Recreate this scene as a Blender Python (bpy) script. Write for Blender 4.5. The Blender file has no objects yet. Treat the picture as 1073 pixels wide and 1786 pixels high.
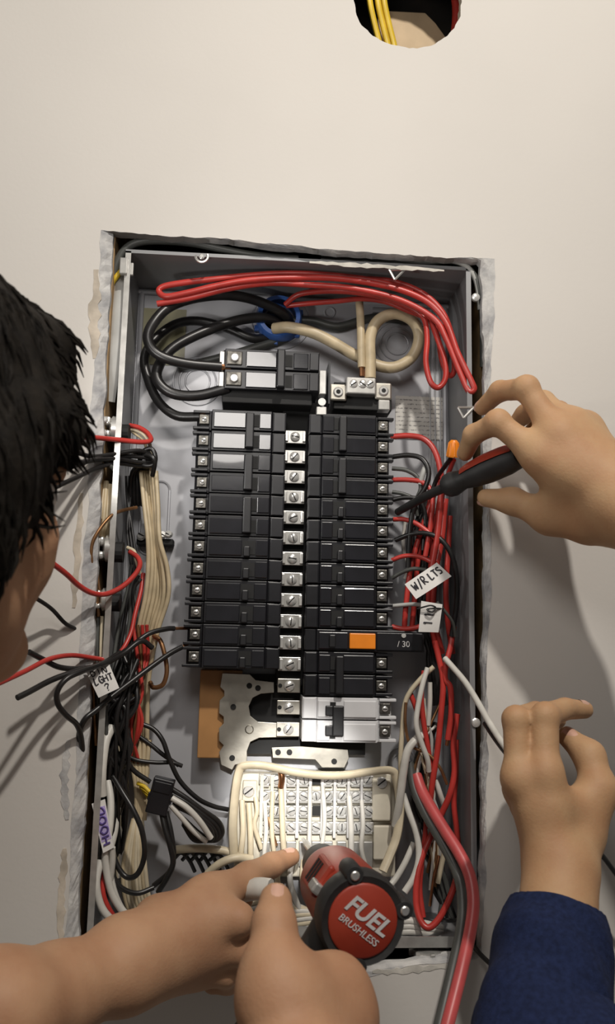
import bpy, bmesh, math, random
import numpy as np
from mathutils import Vector, Matrix
random.seed(7); rng = np.random.default_rng(7)
S = bpy.context.scene; C = S.collection; PI = math.pi

# ---------------------------------------------------------------- camera
F = 1441.8                                   # focal length in pixels of the 1073 x 1786 frame
RM = np.array([[0.99713236, -0.02043167, -0.07286705],
               [0.03119881, 0.98821789, 0.14984001],
               [0.06894704, -0.15168369, 0.98602148]])
CAM = np.array([-0.04482, -0.82320, 0.28379])
def qw(v): return Vector((v[0], v[2], -v[1]))
cd = bpy.data.cameras.new('camera'); cam = bpy.data.objects.new('camera', cd); C.objects.link(cam)
cd.sensor_fit = 'VERTICAL'; cd.sensor_height = 36; cd.sensor_width = 36; cd.lens = F*36/1786
cd.clip_start = .01; cd.clip_end = 50
r_, d_, f_ = qw(RM[0]), qw(RM[1]), qw(RM[2])
m = Matrix((r_, -d_, -f_)).transposed().to_4x4(); m.translation = Vector(CAM); cam.matrix_world = m
cd.dof.use_dof = True; cd.dof.focus_distance = .84; cd.dof.aperture_fstop = 9
S.camera = cam
def P(u, v, y):
    """point at depth y (metres behind the panel's rim) seen at pixel u, v"""
    d = RM.T @ np.array([(u-536.5)/F, (v-893)/F, 1.0]); w = np.array([d[0], d[2], -d[1]])
    return Vector(CAM + (y-CAM[1])/w[1]*w)

# ---------------------------------------------------------------- light
wd = bpy.data.worlds.new('room'); S.world = wd; wd.use_nodes = True
wd.node_tree.nodes['Background'].inputs[0].default_value = (1, .94, .86, 1)
wd.node_tree.nodes['Background'].inputs[1].default_value = .13
def area(name, loc, target, size, power, col):
    l = bpy.data.lights.new(name, 'AREA'); l.shape = 'DISK'; l.size = size; l.energy = power; l.color = col
    o = bpy.data.objects.new(name, l); C.objects.link(o); o.location = loc
    o.rotation_euler = (Vector(target)-Vector(loc)).to_track_quat('-Z', 'Y').to_euler(); return o
def spot(name, loc, target, ang, power, col, soft, blend):
    l = bpy.data.lights.new(name, 'SPOT'); l.spot_size = math.radians(ang); l.energy = power; l.color = col
    l.shadow_soft_size = soft; l.spot_blend = blend
    o = bpy.data.objects.new(name, l); C.objects.link(o); o.location = loc
    o.rotation_euler = (Vector(target)-Vector(loc)).to_track_quat('-Z', 'Y').to_euler(); return o
area('work_light', (.26, -1.10, 1.62), (-.02, 0, .42), .07, 21, (1, .94, .86))
area('room_light', (-.09, -.64, .725), (-.05, 0, .36), .24, 1.7, (1, .95, .90))
spot('bar_spot', (-.02, -.78, .42), (.010, .06, .126), 11.5, 62, (1, .97, .92), .012, .8)  # added narrow spot above the camera, brightens the neutral bar
spot('forehead_torch', (-.225, -.185, .47), (.06, .05, .55), 105, 1.5, (1, .97, .93), .015, 1)
S.view_settings.view_transform = 'Standard'; S.view_settings.look = 'None'
S.view_settings.exposure = -.14; S.view_settings.gamma = 1; S.view_settings.use_curve_mapping = False

# ---------------------------------------------------------------- materials
def mat(name, col, rough=.5, metal=0., var=.12, scale=60., bump=0., bscale=None, spec=.5, sss=0., col2=None, coat=0.):
    m = bpy.data.materials.new(name); m.use_nodes = True; t = m.node_tree; n = t.nodes; L = t.links
    b = n['Principled BSDF']
    tc = n.new('ShaderNodeTexCoord'); nz = n.new('ShaderNodeTexNoise'); nz.inputs['Scale'].default_value = scale
    nz.inputs['Detail'].default_value = 5; L.new(tc.outputs['Object'], nz.inputs['Vector'])
    r = n.new('ShaderNodeValToRGB'); L.new(nz.outputs['Fac'], r.inputs[0])
    c2 = col2 or tuple(c*(1-var*1.6) for c in col)
    r.color_ramp.elements[0].position = .3; r.color_ramp.elements[1].position = .7
    r.color_ramp.elements[0].color = (*c2, 1); r.color_ramp.elements[1].color = (*[min(1, c*(1+var*.4)) for c in col], 1)
    L.new(r.outputs[0], b.inputs['Base Color'])
    b.inputs['Roughness'].default_value = rough; b.inputs['Metallic'].default_value = metal
    b.inputs['Specular IOR Level'].default_value = spec; b.inputs['Coat Weight'].default_value = coat
    if sss:
        b.inputs['Subsurface Weight'].default_value = sss; b.inputs['Subsurface Radius'].default_value = (.006, .0025, .0012)
        b.inputs['Subsurface Scale'].default_value = 1.0
    if bump:
        nb = n.new('ShaderNodeTexNoise'); nb.inputs['Scale'].default_value = bscale or scale*3; nb.inputs['Detail'].default_value = 6
        L.new(tc.outputs['Object'], nb.inputs['Vector'])
        bp = n.new('ShaderNodeBump'); bp.inputs['Strength'].default_value = bump; bp.inputs['Distance'].default_value = .001
        L.new(nb.outputs['Fac'], bp.inputs['Height']); L.new(bp.outputs[0], b.inputs['Normal'])
    return m
M = dict(
    wall=mat('painted_drywall', (.63, .60, .56), .75, var=.03, scale=4, bump=.12, bscale=220),
    gyp=mat('torn_gypsum', (.52, .51, .49), .9, var=.35, scale=55, bump=.6, bscale=260, col2=(.27, .27, .28)),
    paper=mat('torn_drywall_paper', (.58, .51, .42), .9, var=.25, scale=50, bump=.4),
    tornw=mat('torn_white_paper', (.62, .59, .53), .9, var=.2, scale=60, bump=.4),
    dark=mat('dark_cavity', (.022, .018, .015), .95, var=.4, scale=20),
    wood=mat('stud_wood', (.42, .27, .13), .8, var=.3, scale=35, bump=.4),
    tan=mat('tan_block', (.60, .46, .30), .8, var=.12, scale=25),
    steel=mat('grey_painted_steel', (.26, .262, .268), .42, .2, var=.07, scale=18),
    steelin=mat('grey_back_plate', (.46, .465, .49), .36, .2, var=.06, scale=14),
    zinc=mat('zinc_plate', (.60, .59, .56), .32, .65, var=.14, scale=90),
    alu=mat('tinned_bus_metal', (.60, .57, .50), .36, .9, var=.18, scale=45, bump=.1),
    dull=mat('dull_terminal_metal', (.20, .19, .17), .4, .9, var=.4, scale=150, bump=.3),
    screw=mat('bright_screw_metal', (.80, .79, .76), .24, .55, var=.1, scale=200),
    black=mat('black_breaker_plastic', (.011, .011, .014), .36, var=.25, scale=50, bump=.05),
    gloss=mat('glossy_black_plastic', (.013, .013, .017), .2, var=.2, scale=40, bump=.06, bscale=90, coat=.9),
    toggle=mat('toggle_plastic', (.016, .016, .018), .4, var=.2),
    cut=mat('black_recess', (.006, .006, .006), .7, var=.2),
    white=mat('white_breaker_plastic', (.66, .66, .67), .42, var=.05, scale=40),
    mark=mat('white_print', (.55, .54, .53), .6, var=.05),
    orange=mat('orange_plastic', (.85, .25, .015), .4, var=.06),
    tanp=mat('tan_insulator', (.46, .235, .085), .5, var=.12, scale=30),
    cream=mat('cream_plastic', (.66, .61, .50), .4, var=.08, scale=60),
    wcream=mat('cream_wire', (.62, .54, .39), .42, var=.12, scale=60),
    wbeige=mat('beige_wire', (.55, .45, .29), .42, var=.15, scale=60),
    wwhite=mat('white_wire', (.62, .60, .55), .42, var=.1, scale=60),
    wred=mat('red_wire', (.50, .045, .036), .34, var=.16, scale=40),
    wpink=mat('faded_red_cable', (.55, .085, .085), .4, var=.12, scale=40),
    wblack=mat('black_wire', (.016, .015, .015), .36, var=.3, scale=60),
    wgrey=mat('dark_grey_cable', (.075, .078, .072), .45, var=.2, scale=40),
    wlight=mat('light_grey_cable', (.42, .42, .40), .5, var=.1, scale=40),
    wyel=mat('yellow_cable', (.72, .50, .035), .45, var=.12, scale=40),
    copper=mat('bare_copper', (.62, .30, .15), .3, 1, var=.2, scale=120),
    brown=mat('tarnished_copper', (.36, .19, .09), .4, .8, var=.25, scale=90),
    blue=mat('blue_bushing', (.05, .14, .46), .35, var=.15, scale=80),
    tag=mat('paper_tag', (.74, .72, .69), .75, var=.06, scale=30, bump=.15),
    purple=mat('purple_tint', (.46, .38, .66), .7, var=.1, scale=60),
    ink=mat('black_ink', (.03, .028, .035), .8, var=.2),
    pink=mat('purple_ink', (.10, .065, .26), .8, var=.2),
    tape=mat('yellowed_tape', (.34, .32, .19), .3, var=.12, scale=40, coat=.3),
    drred=mat('red_tool_shell', (.31, .036, .018), .42, var=.12, scale=30, bump=.05),
    drblk=mat('black_tool_rubber', (.022, .022, .022), .55, var=.25, scale=60, bump=.15),
    skin=mat('skin', (.45, .285, .155), .62, var=.12, scale=28, bump=.25, bscale=420, sss=.12, spec=.35, col2=(.40, .215, .11)),
    skin2=mat('skin_warm', (.43, .25, .145), .62, var=.14, scale=26, bump=.25, bscale=380, sss=.12, spec=.35, col2=(.37, .19, .105)),
    nail=mat('fingernail', (.60, .36, .27), .3, var=.06),
    hair=mat('dark_brown_hair', (.009, .007, .005), .7, var=.4, scale=120, bump=.5, bscale=300, spec=.12),
    eye=mat('eye_white', (.7, .68, .64), .2, var=.04), iris=mat('iris', (.05, .03, .02), .2),
    lip=mat('lip', (.36, .14, .10), .45, var=.1),
    navy=mat('navy_knit', (.012, .020, .062), .9, var=.25, scale=260, bump=.5, bscale=900, spec=.2),
)
# printed notice: rows of small grey print
def printed():
    m = bpy.data.materials.new('printed_notice'); m.use_nodes = True; t = m.node_tree; n = t.nodes; L = t.links; b = n['Principled BSDF']
    tc = n.new('ShaderNodeTexCoord'); w = n.new('ShaderNodeTexWave'); w.bands_direction = 'Z'; w.inputs['Scale'].default_value = 62
    w.inputs['Distortion'].default_value = 0; nz = n.new('ShaderNodeTexNoise'); nz.inputs['Scale'].default_value = 420
    L.new(tc.outputs['Object'], w.inputs[0]); L.new(tc.outputs['Object'], nz.inputs[0])
    mu = n.new('ShaderNodeMath'); mu.operation = 'MULTIPLY'; L.new(w.outputs['Fac'], mu.inputs[0]); L.new(nz.outputs['Fac'], mu.inputs[1])
    r = n.new('ShaderNodeValToRGB'); L.new(mu.outputs[0], r.inputs[0])
    r.color_ramp.elements[0].position = .38; r.color_ramp.elements[0].color = (.60, .58, .54, 1)
    r.color_ramp.elements[1].position = .55; r.color_ramp.elements[1].color = (.25, .24, .23, 1)
    L.new(r.outputs[0], b.inputs['Base Color']); b.inputs['Roughness'].default_value = .6
    return m
M['printed'] = printed()

# ---------------------------------------------------------------- mesh helpers
def catmull(pts, sub=6):
    p = [Vector(q) for q in pts]
    if len(p) < 3: return [p[0].lerp(p[-1], i/sub) for i in range(sub+1)]
    p = [2*p[0]-p[1]] + p + [2*p[-1]-p[-2]]; out = []
    for i in range(1, len(p)-2):
        a, b, c, d = p[i-1:i+3]
        for k in range(sub):
            t = k/sub
            out.append(.5*((2*b)+(c-a)*t+(2*a-5*b+4*c-d)*t*t+(3*b-a-3*c+d)*t**3))
    out.append(p[-2]); return out
class MB:
    def __init__(s): s.v = []; s.f = []
    def add(s, v, f):
        k = len(s.v); s.v += [tuple(q) for q in v]; s.f += [tuple(i+k for i in q) for q in f]; return s
    def box(s, x0, x1, y0, y1, z0, z1, mtx=None):
        v = [Vector((x, y, z)) for x in (x0, x1) for y in (y0, y1) for z in (z0, z1)]
        if mtx: v = [mtx @ q for q in v]
        return s.add(v, [(0, 1, 3, 2), (4, 6, 7, 5), (0, 4, 5, 1), (2, 3, 7, 6), (0, 2, 6, 4), (1, 5, 7, 3)])
    def prism(s, poly, a, b, fn):
        """poly of 2-d points, extruded from a to b; fn(p, q, h) -> 3-d point"""
        n = len(poly); v = [fn(p, q, a) for p, q in poly] + [fn(p, q, b) for p, q in poly]
        return s.add(v, [tuple(range(n)), tuple(range(2*n-1, n-1, -1))] + [(i, i+n, (i+1) % n+n, (i+1) % n) for i in range(n)])
    def tube(s, pts, r, n=10, caps=True, flat=1., up=None):
        pts = [Vector(p) for p in pts]; m_ = len(pts); rs = r if hasattr(r, '__len__') else [r]*m_
        t = [(pts[min(i+1, m_-1)]-pts[max(i-1, 0)]).normalized() for i in range(m_)]
        u = Vector(up) if up else t[0].orthogonal(); V = []
        for i in range(m_):
            u = (u-t[i]*u.dot(t[i]))
            u = u.normalized() if u.length > 1e-6 else t[i].orthogonal().normalized()
            w = t[i].cross(u)
            V += [pts[i]+(u*math.cos(2*PI*k/n)*rs[i]+w*math.sin(2*PI*k/n)*rs[i]*flat) for k in range(n)]
        fs = [(i*n+k, i*n+(k+1) % n, (i+1)*n+(k+1) % n, (i+1)*n+k) for i in range(m_-1) for k in range(n)]
        if caps: fs += [tuple(range(n-1, -1, -1)), tuple(range((m_-1)*n, m_*n))]
        return s.add(V, fs)
    def lathe(s, prof, o, ax, n=24, caps=True):
        """prof: (radius, height) along axis ax from o"""
        o = Vector(o); ax = Vector(ax).normalized(); u = ax.orthogonal().normalized(); w = ax.cross(u)
        V = [o+ax*h+(u*math.cos(2*PI*k/n)+w*math.sin(2*PI*k/n))*r for r, h in prof for k in range(n)]
        fs = [(i*n+k, i*n+(k+1) % n, (i+1)*n+(k+1) % n, (i+1)*n+k) for i in range(len(prof)-1) for k in range(n)]
        if caps: fs += [tuple(range(n-1, -1, -1)), tuple(range((len(prof)-1)*n, len(prof)*n))]
        return s.add(V, fs)
    def mesh(s, name, m, smooth=False):
        me = bpy.data.meshes.new(name); me.from_pydata(s.v, [], s.f)
        bm = bmesh.new(); bm.from_mesh(me); bmesh.ops.recalc_face_normals(bm, faces=bm.faces); bm.to_mesh(me); bm.free()
        me.materials.append(M[m] if isinstance(m, str) else m)
        if smooth:
            me.polygons.foreach_set('use_smooth', [True]*len(me.polygons)); 
            try: me.set_sharp_from_angle(angle=math.radians(40))
            except Exception: pass
        return me
    def build(s, name, m, parent=None, smooth=False, bevel=0, seg=2):
        o = bpy.data.objects.new(name, s.mesh(name, m, smooth)); C.objects.link(o)
        if parent: attach(o, parent)
        if bevel:
            b = o.modifiers.new('bevel', 'BEVEL'); b.width = bevel; b.segments = seg; b.limit_method = 'ANGLE'; b.angle_limit = math.radians(35)
        return o
def attach(o, parent):
    o.parent = parent; o.matrix_parent_inverse = world(parent).inverted()
def world(o):
    mm = Matrix.LocRotScale(o.location, o.rotation_euler, o.scale)
    return world(o.parent) @ o.matrix_parent_inverse @ mm if o.parent else mm
def tag(o, label=None, cat=None, group=None, kind=None):
    for k, v in (('label', label), ('category', cat), ('group', group), ('kind', kind)):
        if v: o[k] = v
    return o
def thing(name, loc, label, cat, group=None):
    o = bpy.data.objects.new(name, None); C.objects.link(o); o.location = loc; o.empty_display_size = .01
    return tag(o, label, cat, group)
def text_mesh(name, txt, size, m, parent, mtx, shear=0., depth=.0002, bold=0.):
    c = bpy.data.curves.new(name, 'FONT'); c.body = txt; c.size = size; c.extrude = depth; c.align_x = 'CENTER'; c.align_y = 'CENTER'
    c.shear = shear; c.offset = bold
    t = bpy.data.objects.new(name, c); C.objects.link(t); bpy.context.view_layer.update()
    me = bpy.data.meshes.new_from_object(t); C.objects.unlink(t); bpy.data.objects.remove(t)
    me.transform(mtx); me.materials.clear(); me.materials.append(M[m])
    o = bpy.data.objects.new(name, me); C.objects.link(o); attach(o, parent); return o
def frame(o, x, y):
    """matrix with origin o, x and y axes given in world space (z = x cross y)"""
    x = Vector(x).normalized(); y = Vector(y); y = (y-x*x.dot(y)).normalized(); z = x.cross(y)
    mm = Matrix((x, y, z)).transposed().to_4x4(); mm.translation = Vector(o); return mm
def px(pts): return [P(*q) for q in pts]

# ================================================================ the wall with its two cut openings
YW = -.0125                                   # face of the drywall; the box rim lies at y = 0
def ragged(corners, step, amp):
    out = []
    n = len(corners)
    for i in range(n):
        a, b = Vector(corners[i]), Vector(corners[(i+1) % n]); k = max(2, int((b-a).length/step)); off = 0
        d = (b-a).normalized(); nn = Vector((-d.y, d.x))
        for j in range(k):
            off = .6*off+random.uniform(-amp, amp) if j else 0
            q = a.lerp(b, j/k)+nn*off
            out.append((q.x, q.y))
    return out
def xz(u, v, y=YW): q = P(u, v, y); return (q.x, q.z)
hole_px = [(176, 401), (330, 412), (520, 428), (700, 446), (862, 452), (858, 700), (855, 1000), (852, 1300), (846, 1560), (838, 1668),
           (640, 1700), (400, 1690), (112, 1680), (128, 1400), (142, 1100), (158, 750)]
hole_in = [(197, 406), (330, 418), (520, 436), (700, 453), (838, 458), (845, 700), (842, 1000), (840, 1300), (836, 1560), (832, 1655),
           (640, 1682), (400, 1675), (136, 1668), (150, 1400), (164, 1100), (182, 750)]
def resample(pts, n):
    P_ = [Vector(q) for q in pts]; seg = [(P_[(i+1) % len(P_)]-P_[i]).length for i in range(len(P_))]; T = sum(seg); out = []
    for k in range(n):
        d = T*k/n; i = 0
        while d > seg[i]: d -= seg[i]; i += 1
        out.append(P_[i].lerp(P_[(i+1) % len(P_)], d/seg[i]))
    return out
def jag(pts, amp):
    off = 0; out = []
    for i, q in enumerate(pts):
        off = .72*off+random.uniform(-amp, amp); t = (pts[(i+1) % len(pts)]-pts[i-1]).normalized()
        out.append(q+Vector((-t.y, t.x))*off)
    return out
N = 340
outer = jag(resample([xz(*q) for q in hole_px], N), .0011)
inner = jag(resample([xz(*q, y=-.004) for q in hole_in], N), .0010)
cc = P(711, -3, YW); cr = .0615
circ = []
off = 0
for k in range(90):
    off = .7*off+random.uniform(-.0009, .0009); a = 2*PI*k/90
    circ.append(Vector((cc.x+math.cos(a)*(cr+off), cc.z+math.sin(a)*(cr+off))))
# front and back skins around the openings
bm = bmesh.new()
def ring(pts, y): return [bm.verts.new((q[0], y, q[1])) for q in pts]
def loop_edges(vs): return [bm.edges.new((vs[i], vs[(i+1) % len(vs)])) for i in range(len(vs))]
rect = [(-1.6, -1.3), (1.6, -1.3), (1.6, 1.7), (-1.6, 1.7)]
R1, R2, R3 = ring(rect, YW), ring(outer, YW), ring(circ, YW)
bmesh.ops.triangle_fill(bm, edges=loop_edges(R1)+loop_edges(R2)+loop_edges(R3), use_beauty=True)
B1, B2, B3 = ring(rect, 0), ring(outer, 0), ring(circ, 0)
bmesh.ops.triangle_fill(bm, edges=loop_edges(B1)+loop_edges(B2)+loop_edges(B3), use_beauty=True)
for a, b in ((R1, B1), (R2, B2), (R3, B3)):
    for i in range(len(a)):
        j = (i+1) % len(a); bm.faces.new((a[i], a[j], b[j], b[i]))
bmesh.ops.recalc_face_normals(bm, faces=bm.faces)
me = bpy.data.meshes.new('wall_back'); bm.to_mesh(me); bm.free(); me.materials.append(M['wall'])
wall = bpy.data.objects.new('wall_back', me); C.objects.link(wall); tag(wall, 'cream painted drywall around the open breaker panel', None, None, 'structure')
# broken gypsum edge of the big opening
mb = MB(); V = []
for i in range(N):
    a, b = outer[i], inner[i]; mid = (a+b)/2
    V += [(a.x, YW-.0004, a.y), (mid.x+random.uniform(-.001, .001), YW+.0012+random.uniform(-.0008, .0008), mid.y), (b.x, -.0075+random.uniform(-.0012, .0012), b.y), (b.x, .0, b.y), (a.x, -.0005, a.y)]
fs = []
for i in range(N):
    j = (i+1) % N
    for k in range(4): fs.append((i*5+k, j*5+k, j*5+k+1, i*5+k+1))
    fs.append((i*5+4, j*5+4, j*5, i*5))
mb.add(V, fs).build('torn_gypsum_edge', 'gyp', wall)
def strip(pts, w, name, m, y=YW-.0005, th=.0008):
    """a ragged patch of torn paper lying on the wall face"""
    q = catmull([P(u, v, y) for u, v in pts], 8); a, b = [], []
    for i, c in enumerate(q):
        t = (q[min(i+1, len(q)-1)]-q[max(i-1, 0)]).normalized(); nn = Vector((-t.z, 0, t.x)); k = math.sin(PI*(i+.5)/len(q))**.35
        a.append(c+nn*w*k*random.uniform(.35, 1.15)); b.append(c-nn*w*k*random.uniform(.35, 1.15))
    n = len(q); V = [*a, *b, *[v+Vector((0, th, 0)) for v in a], *[v+Vector((0, th, 0)) for v in b]]
    f = []
    for i in range(n-1):
        f += [(i, i+1, n+i+1, n+i), (2*n+i, 3*n+i, 3*n+i+1, 2*n+i+1), (i, 2*n+i, 2*n+i+1, i+1), (n+i, n+i+1, 3*n+i+1, 3*n+i)]
    f += [(0, n, 3*n, 2*n), (n-1, 3*n-1, 4*n-1, 2*n-1)]
    return MB().add(V, f).build(name, m, wall)
strip([(168, 470), (166, 540), (164, 625)], .0065, 'torn_paper', 'paper')
strip([(142, 860), (136, 960), (128, 1060)], .0045, 'torn_paper', 'paper')
strip([(118, 1290), (112, 1360), (116, 1430)], .005, 'torn_paper', 'gyp')
strip([(112, 1480), (108, 1560), (106, 1640)], .0045, 'torn_paper', 'paper')
strip([(650, 1696), (720, 1692), (800, 1682)], .0038, 'torn_paper', 'tornw')
strip([(540, 457), (620, 462), (700, 467), (775, 472)], .0028, 'torn_paper', 'tornw', -.004)
# closed stud bay behind the opening: back sheathing and the dark sides
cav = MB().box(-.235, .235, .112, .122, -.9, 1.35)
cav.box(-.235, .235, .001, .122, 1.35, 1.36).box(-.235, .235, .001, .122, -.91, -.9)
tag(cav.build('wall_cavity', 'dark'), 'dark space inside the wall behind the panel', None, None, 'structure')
for sx, lab in ((-1, 'bare wooden stud seen in the gap left of the steel box'), (1, 'shadowed wooden stud in the gap right of the steel box')):
    x0, x1 = (-.2330, -.1945) if sx < 0 else (.2015, .2330)
    o = MB().box(x0, x1, .0005, .1115, -.89, 1.34).build('wall_stud', 'wood', None, bevel=.001)
    tag(o, lab, 'stud')
# what shows through the round hole
o = MB().prism([(662, 18), (742, 22), (760, 40), (783, 72), (790, 190), (640, 190), (655, 60)], .052, .09,
               lambda u, v, h: P(u, v, .052)+Vector((0, h-.052, 0))).build('wood_block', 'tan', None, bevel=.001)
tag(o, 'tan wood block inside the round hole in the wall', 'block')
for k, du in enumerate((0, 14, 25)):
    q = px([(640+du, -60, .02), (645+du, 0, .024), (653+du, 40, .03), (664+du, 85, .036), (676+du, 150, .038)])
    o = MB().tube(catmull(q, 6), .0042, 10, flat=.8).build('yellow_cable', 'wyel', None, True)
    tag(o, ('leftmost', 'middle', 'rightmost')[k]+' yellow sheathed cable inside the round wall hole', 'cable', 'yellow cables in the round hole')
o = MB().tube(catmull(px([(778, -80, .03), (792, -20, .03), (797, 25, .032), (790, 90, .04)]), 6), .0055, 10).build('red_cable', 'wred', None, True)
tag(o, 'red cable at the right rim of the round wall hole', 'cable')

# ================================================================ steel box of the panel
BW, BH, BD = .181, .6794, .095
box = thing('panel_box', (0, .05, 0), 'open grey steel breaker panel box set into the wall', 'panel box')
T = .0018
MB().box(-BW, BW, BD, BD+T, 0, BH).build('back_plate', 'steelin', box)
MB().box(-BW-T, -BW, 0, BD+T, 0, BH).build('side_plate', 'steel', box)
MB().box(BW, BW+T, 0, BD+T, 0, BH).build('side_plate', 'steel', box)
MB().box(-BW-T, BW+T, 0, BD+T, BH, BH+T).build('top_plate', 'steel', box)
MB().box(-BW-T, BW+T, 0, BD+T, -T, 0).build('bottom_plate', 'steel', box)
# folded lips of the rim
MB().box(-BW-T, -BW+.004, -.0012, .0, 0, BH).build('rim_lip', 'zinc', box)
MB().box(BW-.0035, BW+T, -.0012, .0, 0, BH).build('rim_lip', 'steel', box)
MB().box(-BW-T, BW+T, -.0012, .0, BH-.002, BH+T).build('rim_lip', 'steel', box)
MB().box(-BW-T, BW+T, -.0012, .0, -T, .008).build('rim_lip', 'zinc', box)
# bend lines where sides meet the back
for x in (-BW+.004, BW-.004): MB().tube([(x, BD-.0015, .003), (x, BD-.0015, BH-.003)], .003, 8).build('bend', 'steelin', box, True)
MB().tube([(-BW, BD-.0015, BH-.004), (BW, BD-.0015, BH-.004)], .003, 8).build('bend', 'steelin', box, True)
# stamped ribs of the upper right corner
for k in range(3):
    d = .010+.006*k
    q = [(BW-d, BD-.0008, .30), (BW-d, BD-.0008, BH-d-.02), (BW-d-.006, BD-.0008, BH-d-.008), (BW-d-.02, BD-.0008, BH-d), (BW-.09, BD-.0008, BH-d)]
    MB().tube(catmull(q, 4), .0011, 6).build('stamped_rib', 'steel', box, True)
# knockouts: concentric rings pressed into the back
def rings(c, rad, parent=box):
    for r in rad:
        pts = [Vector(c)+Vector((math.cos(a)*r, 0, math.sin(a)*r)) for a in np.linspace(0, 2*PI, 37)]
        MB().tube(pts, .0011, 6, False).build('knockout_ring', 'steelin', parent, True)
rings(P(345, 665, BD-.0004), (.014, .021, .028)); rings(P(693, 600, BD-.0004), (.013, .020, .027)); rings(P(490, 560, BD-.0004), (.020, .027, .034))
rings(P(575, 545, BD-.0004), (.006,)); rings(P(700, 1330, BD-.0004), (.010, .016))
def rr(u0, v0, u1, v1, y, r=.010):
    a, b = P(u0, v0, y), P(u1, v1, y); x0, x1, z0, z1 = a.x, b.x, b.z, a.z; out = []
    for cx, cz, s in ((x1-r, z1-r, 0), (x0+r, z1-r, 1), (x0+r, z0+r, 2), (x1-r, z0+r, 3)):
        out += [Vector((cx+r*math.cos(PI/2*(s+k/6)), y, cz+r*math.sin(PI/2*(s+k/6)))) for k in range(7)]
    return out+[out[0]]
MB().tube(rr(248, 838, 291, 968, BD-.0005), .0015, 6, False).build('stamped_slot', 'steelin', box, True)
# corner tabs and mounting ears on the rim
def ear(u, v, tri):
    c = P(u, v, -.0015)
    if tri:
        mb = MB()
        for a, b in (((-.008, .004), (.009, .005)), ((.009, .005), (-.002, -.007)), ((-.002, -.007), (-.008, .004))):
            mb.tube([c+Vector((a[0], 0, a[1])), c+Vector((b[0], 0, b[1]))], .0014, 6)
        mb.build('mounting_ear', 'zinc', box, True)
    else:
        pts = [c+Vector((math.cos(a)*.0065, 0, math.sin(a)*.0065)) for a in np.linspace(PI, 2*PI+.4, 16)]
        MB().tube(pts, .0015, 6).build('mounting_ear', 'zinc', box, True)
        MB().lathe([(.003, 0), (.003, .002), (.0018, .003)], c+Vector((0, .002, 0)), (0, -1, 0), 12).build('screw', 'screw', box, True)
ear(352, 447, False); ear(692, 477, True); ear(812, 718, True)
MB().box(-.004, .004, -.003, .003, -.009, .009, Matrix.Translation(P(216, 465, -.002))).build('hinge_tab', 'zinc', box, bevel=.001)
MB().box(-.003, .003, -.002, .002, -.007, .007, Matrix.Translation(P(228, 470, .004))).build('hinge_tab', 'zinc', box, bevel=.001)
for v in (520, 1260): MB().lathe([(.0045, 0), (.0045, .003), (.003, .004)], P(829, v, 0.0), (0, -1, 0), 12).build('rim_screw', 'screw', box, True)
# old tape on the back and the left side
tp = MB().box(-.1795, -.1255, BD-.0016, BD-.0004, P(0, 625, BD).z, P(0, 520, BD).z-.004).build('tape_strip', 'tape', None)
tag(tp, 'yellowed translucent tape stuck to the back of the box behind the black loops', 'tape')
a, b = P(690, 690, BD-.001), P(777, 768, BD-.001)
no = MB().box(a.x, b.x, BD-.0014, BD-.0002, b.z, a.z).build('printed_notice', 'printed'); tag(no, 'printed paper notice stuck on the back plate beside the right breakers', 'notice')

# ---------------------------------------------------------------- breakers
def place(o, loc, flip): o.location = loc; o.scale = (-1 if flip else 1, 1, 1)
PIT = .0229; YF = .032
def slab(x0, x1, y0, y1, z0, z1): return MB().box(x0, x1, y0, y1, z0, z1)
def pole(root, z0, L, style, plastic, glossy, tie=False, notch=True):
    """one pole, x from 0 (wire end) to L (bus end), front at y = 0, back at .045; mirrored by the caller"""
    g = .0007; z1 = z0+PIT
    prof = [(.0, .045), (.0, .016), (.004, .010), (.016, .009), (.0165, .002), (.080*L/.0955, .002), (.081*L/.0955, .005), (L, .006), (L, .045)]
    MB().prism(prof, z0+g, z1-g, lambda x, y, h: Vector((x, y, h))).build('pole_body', plastic, root, bevel=.0006)
    k = L/.0955
    MB().box(.0185*k, .0525*k, .0002, .0022, z0+.0028, z1-.0036).build('face_plate', glossy, root, bevel=.0007)
    MB().box(.0670*k, .0795*k, .0002, .0022, z0+.0028, z1-.0036).build('face_plate', glossy, root, bevel=.0006)
    MB().box(.0820*k, .0945*k, .0035, .0062, z0+.0012, z1-.0016).build('end_plate', plastic, root, bevel=.0006)
    if not tie and style == 'single':
        MB().box(.0545*k, .0610*k, -.0030, .004, z0+.0015, z0+.0125).build('toggle', 'toggle', root, bevel=.0012)
        MB().box(.0535*k, .0665*k, .0012, .0030, z0+.0040, z1-.0046).build('toggle_slot', 'cut', root)
    else:
        MB().box(.0610*k, .0668*k, .0010, .0030, z0+.0045, z1-.0052).build('toggle_slot', 'cut', root)
    # wire terminal: metal cage with a screw
    t = MB().box(.0030, .0135, .0045, .020, z0+.0065, z1-.0060).build('terminal', 'dull', root, bevel=.0006)
    MB().lathe([(.0028, 0), (.0028, .0012), (.0020, .0018)], (.0085, .0046, z0+PIT/2), (0, -1, 0), 14).build('screw', 'screw', t, True)
    MB().box(.0064, .0106, .0024, .0032, z0+PIT/2-.0004, z0+PIT/2+.0004).build('screw_slot', 'cut', t)
    for zz in (z0+.0012, z1-.0042): MB().box(-.0035, .0140, .0055, .0145, zz, zz+.0030).build('terminal_lip', plastic, root, bevel=.0006)
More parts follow.
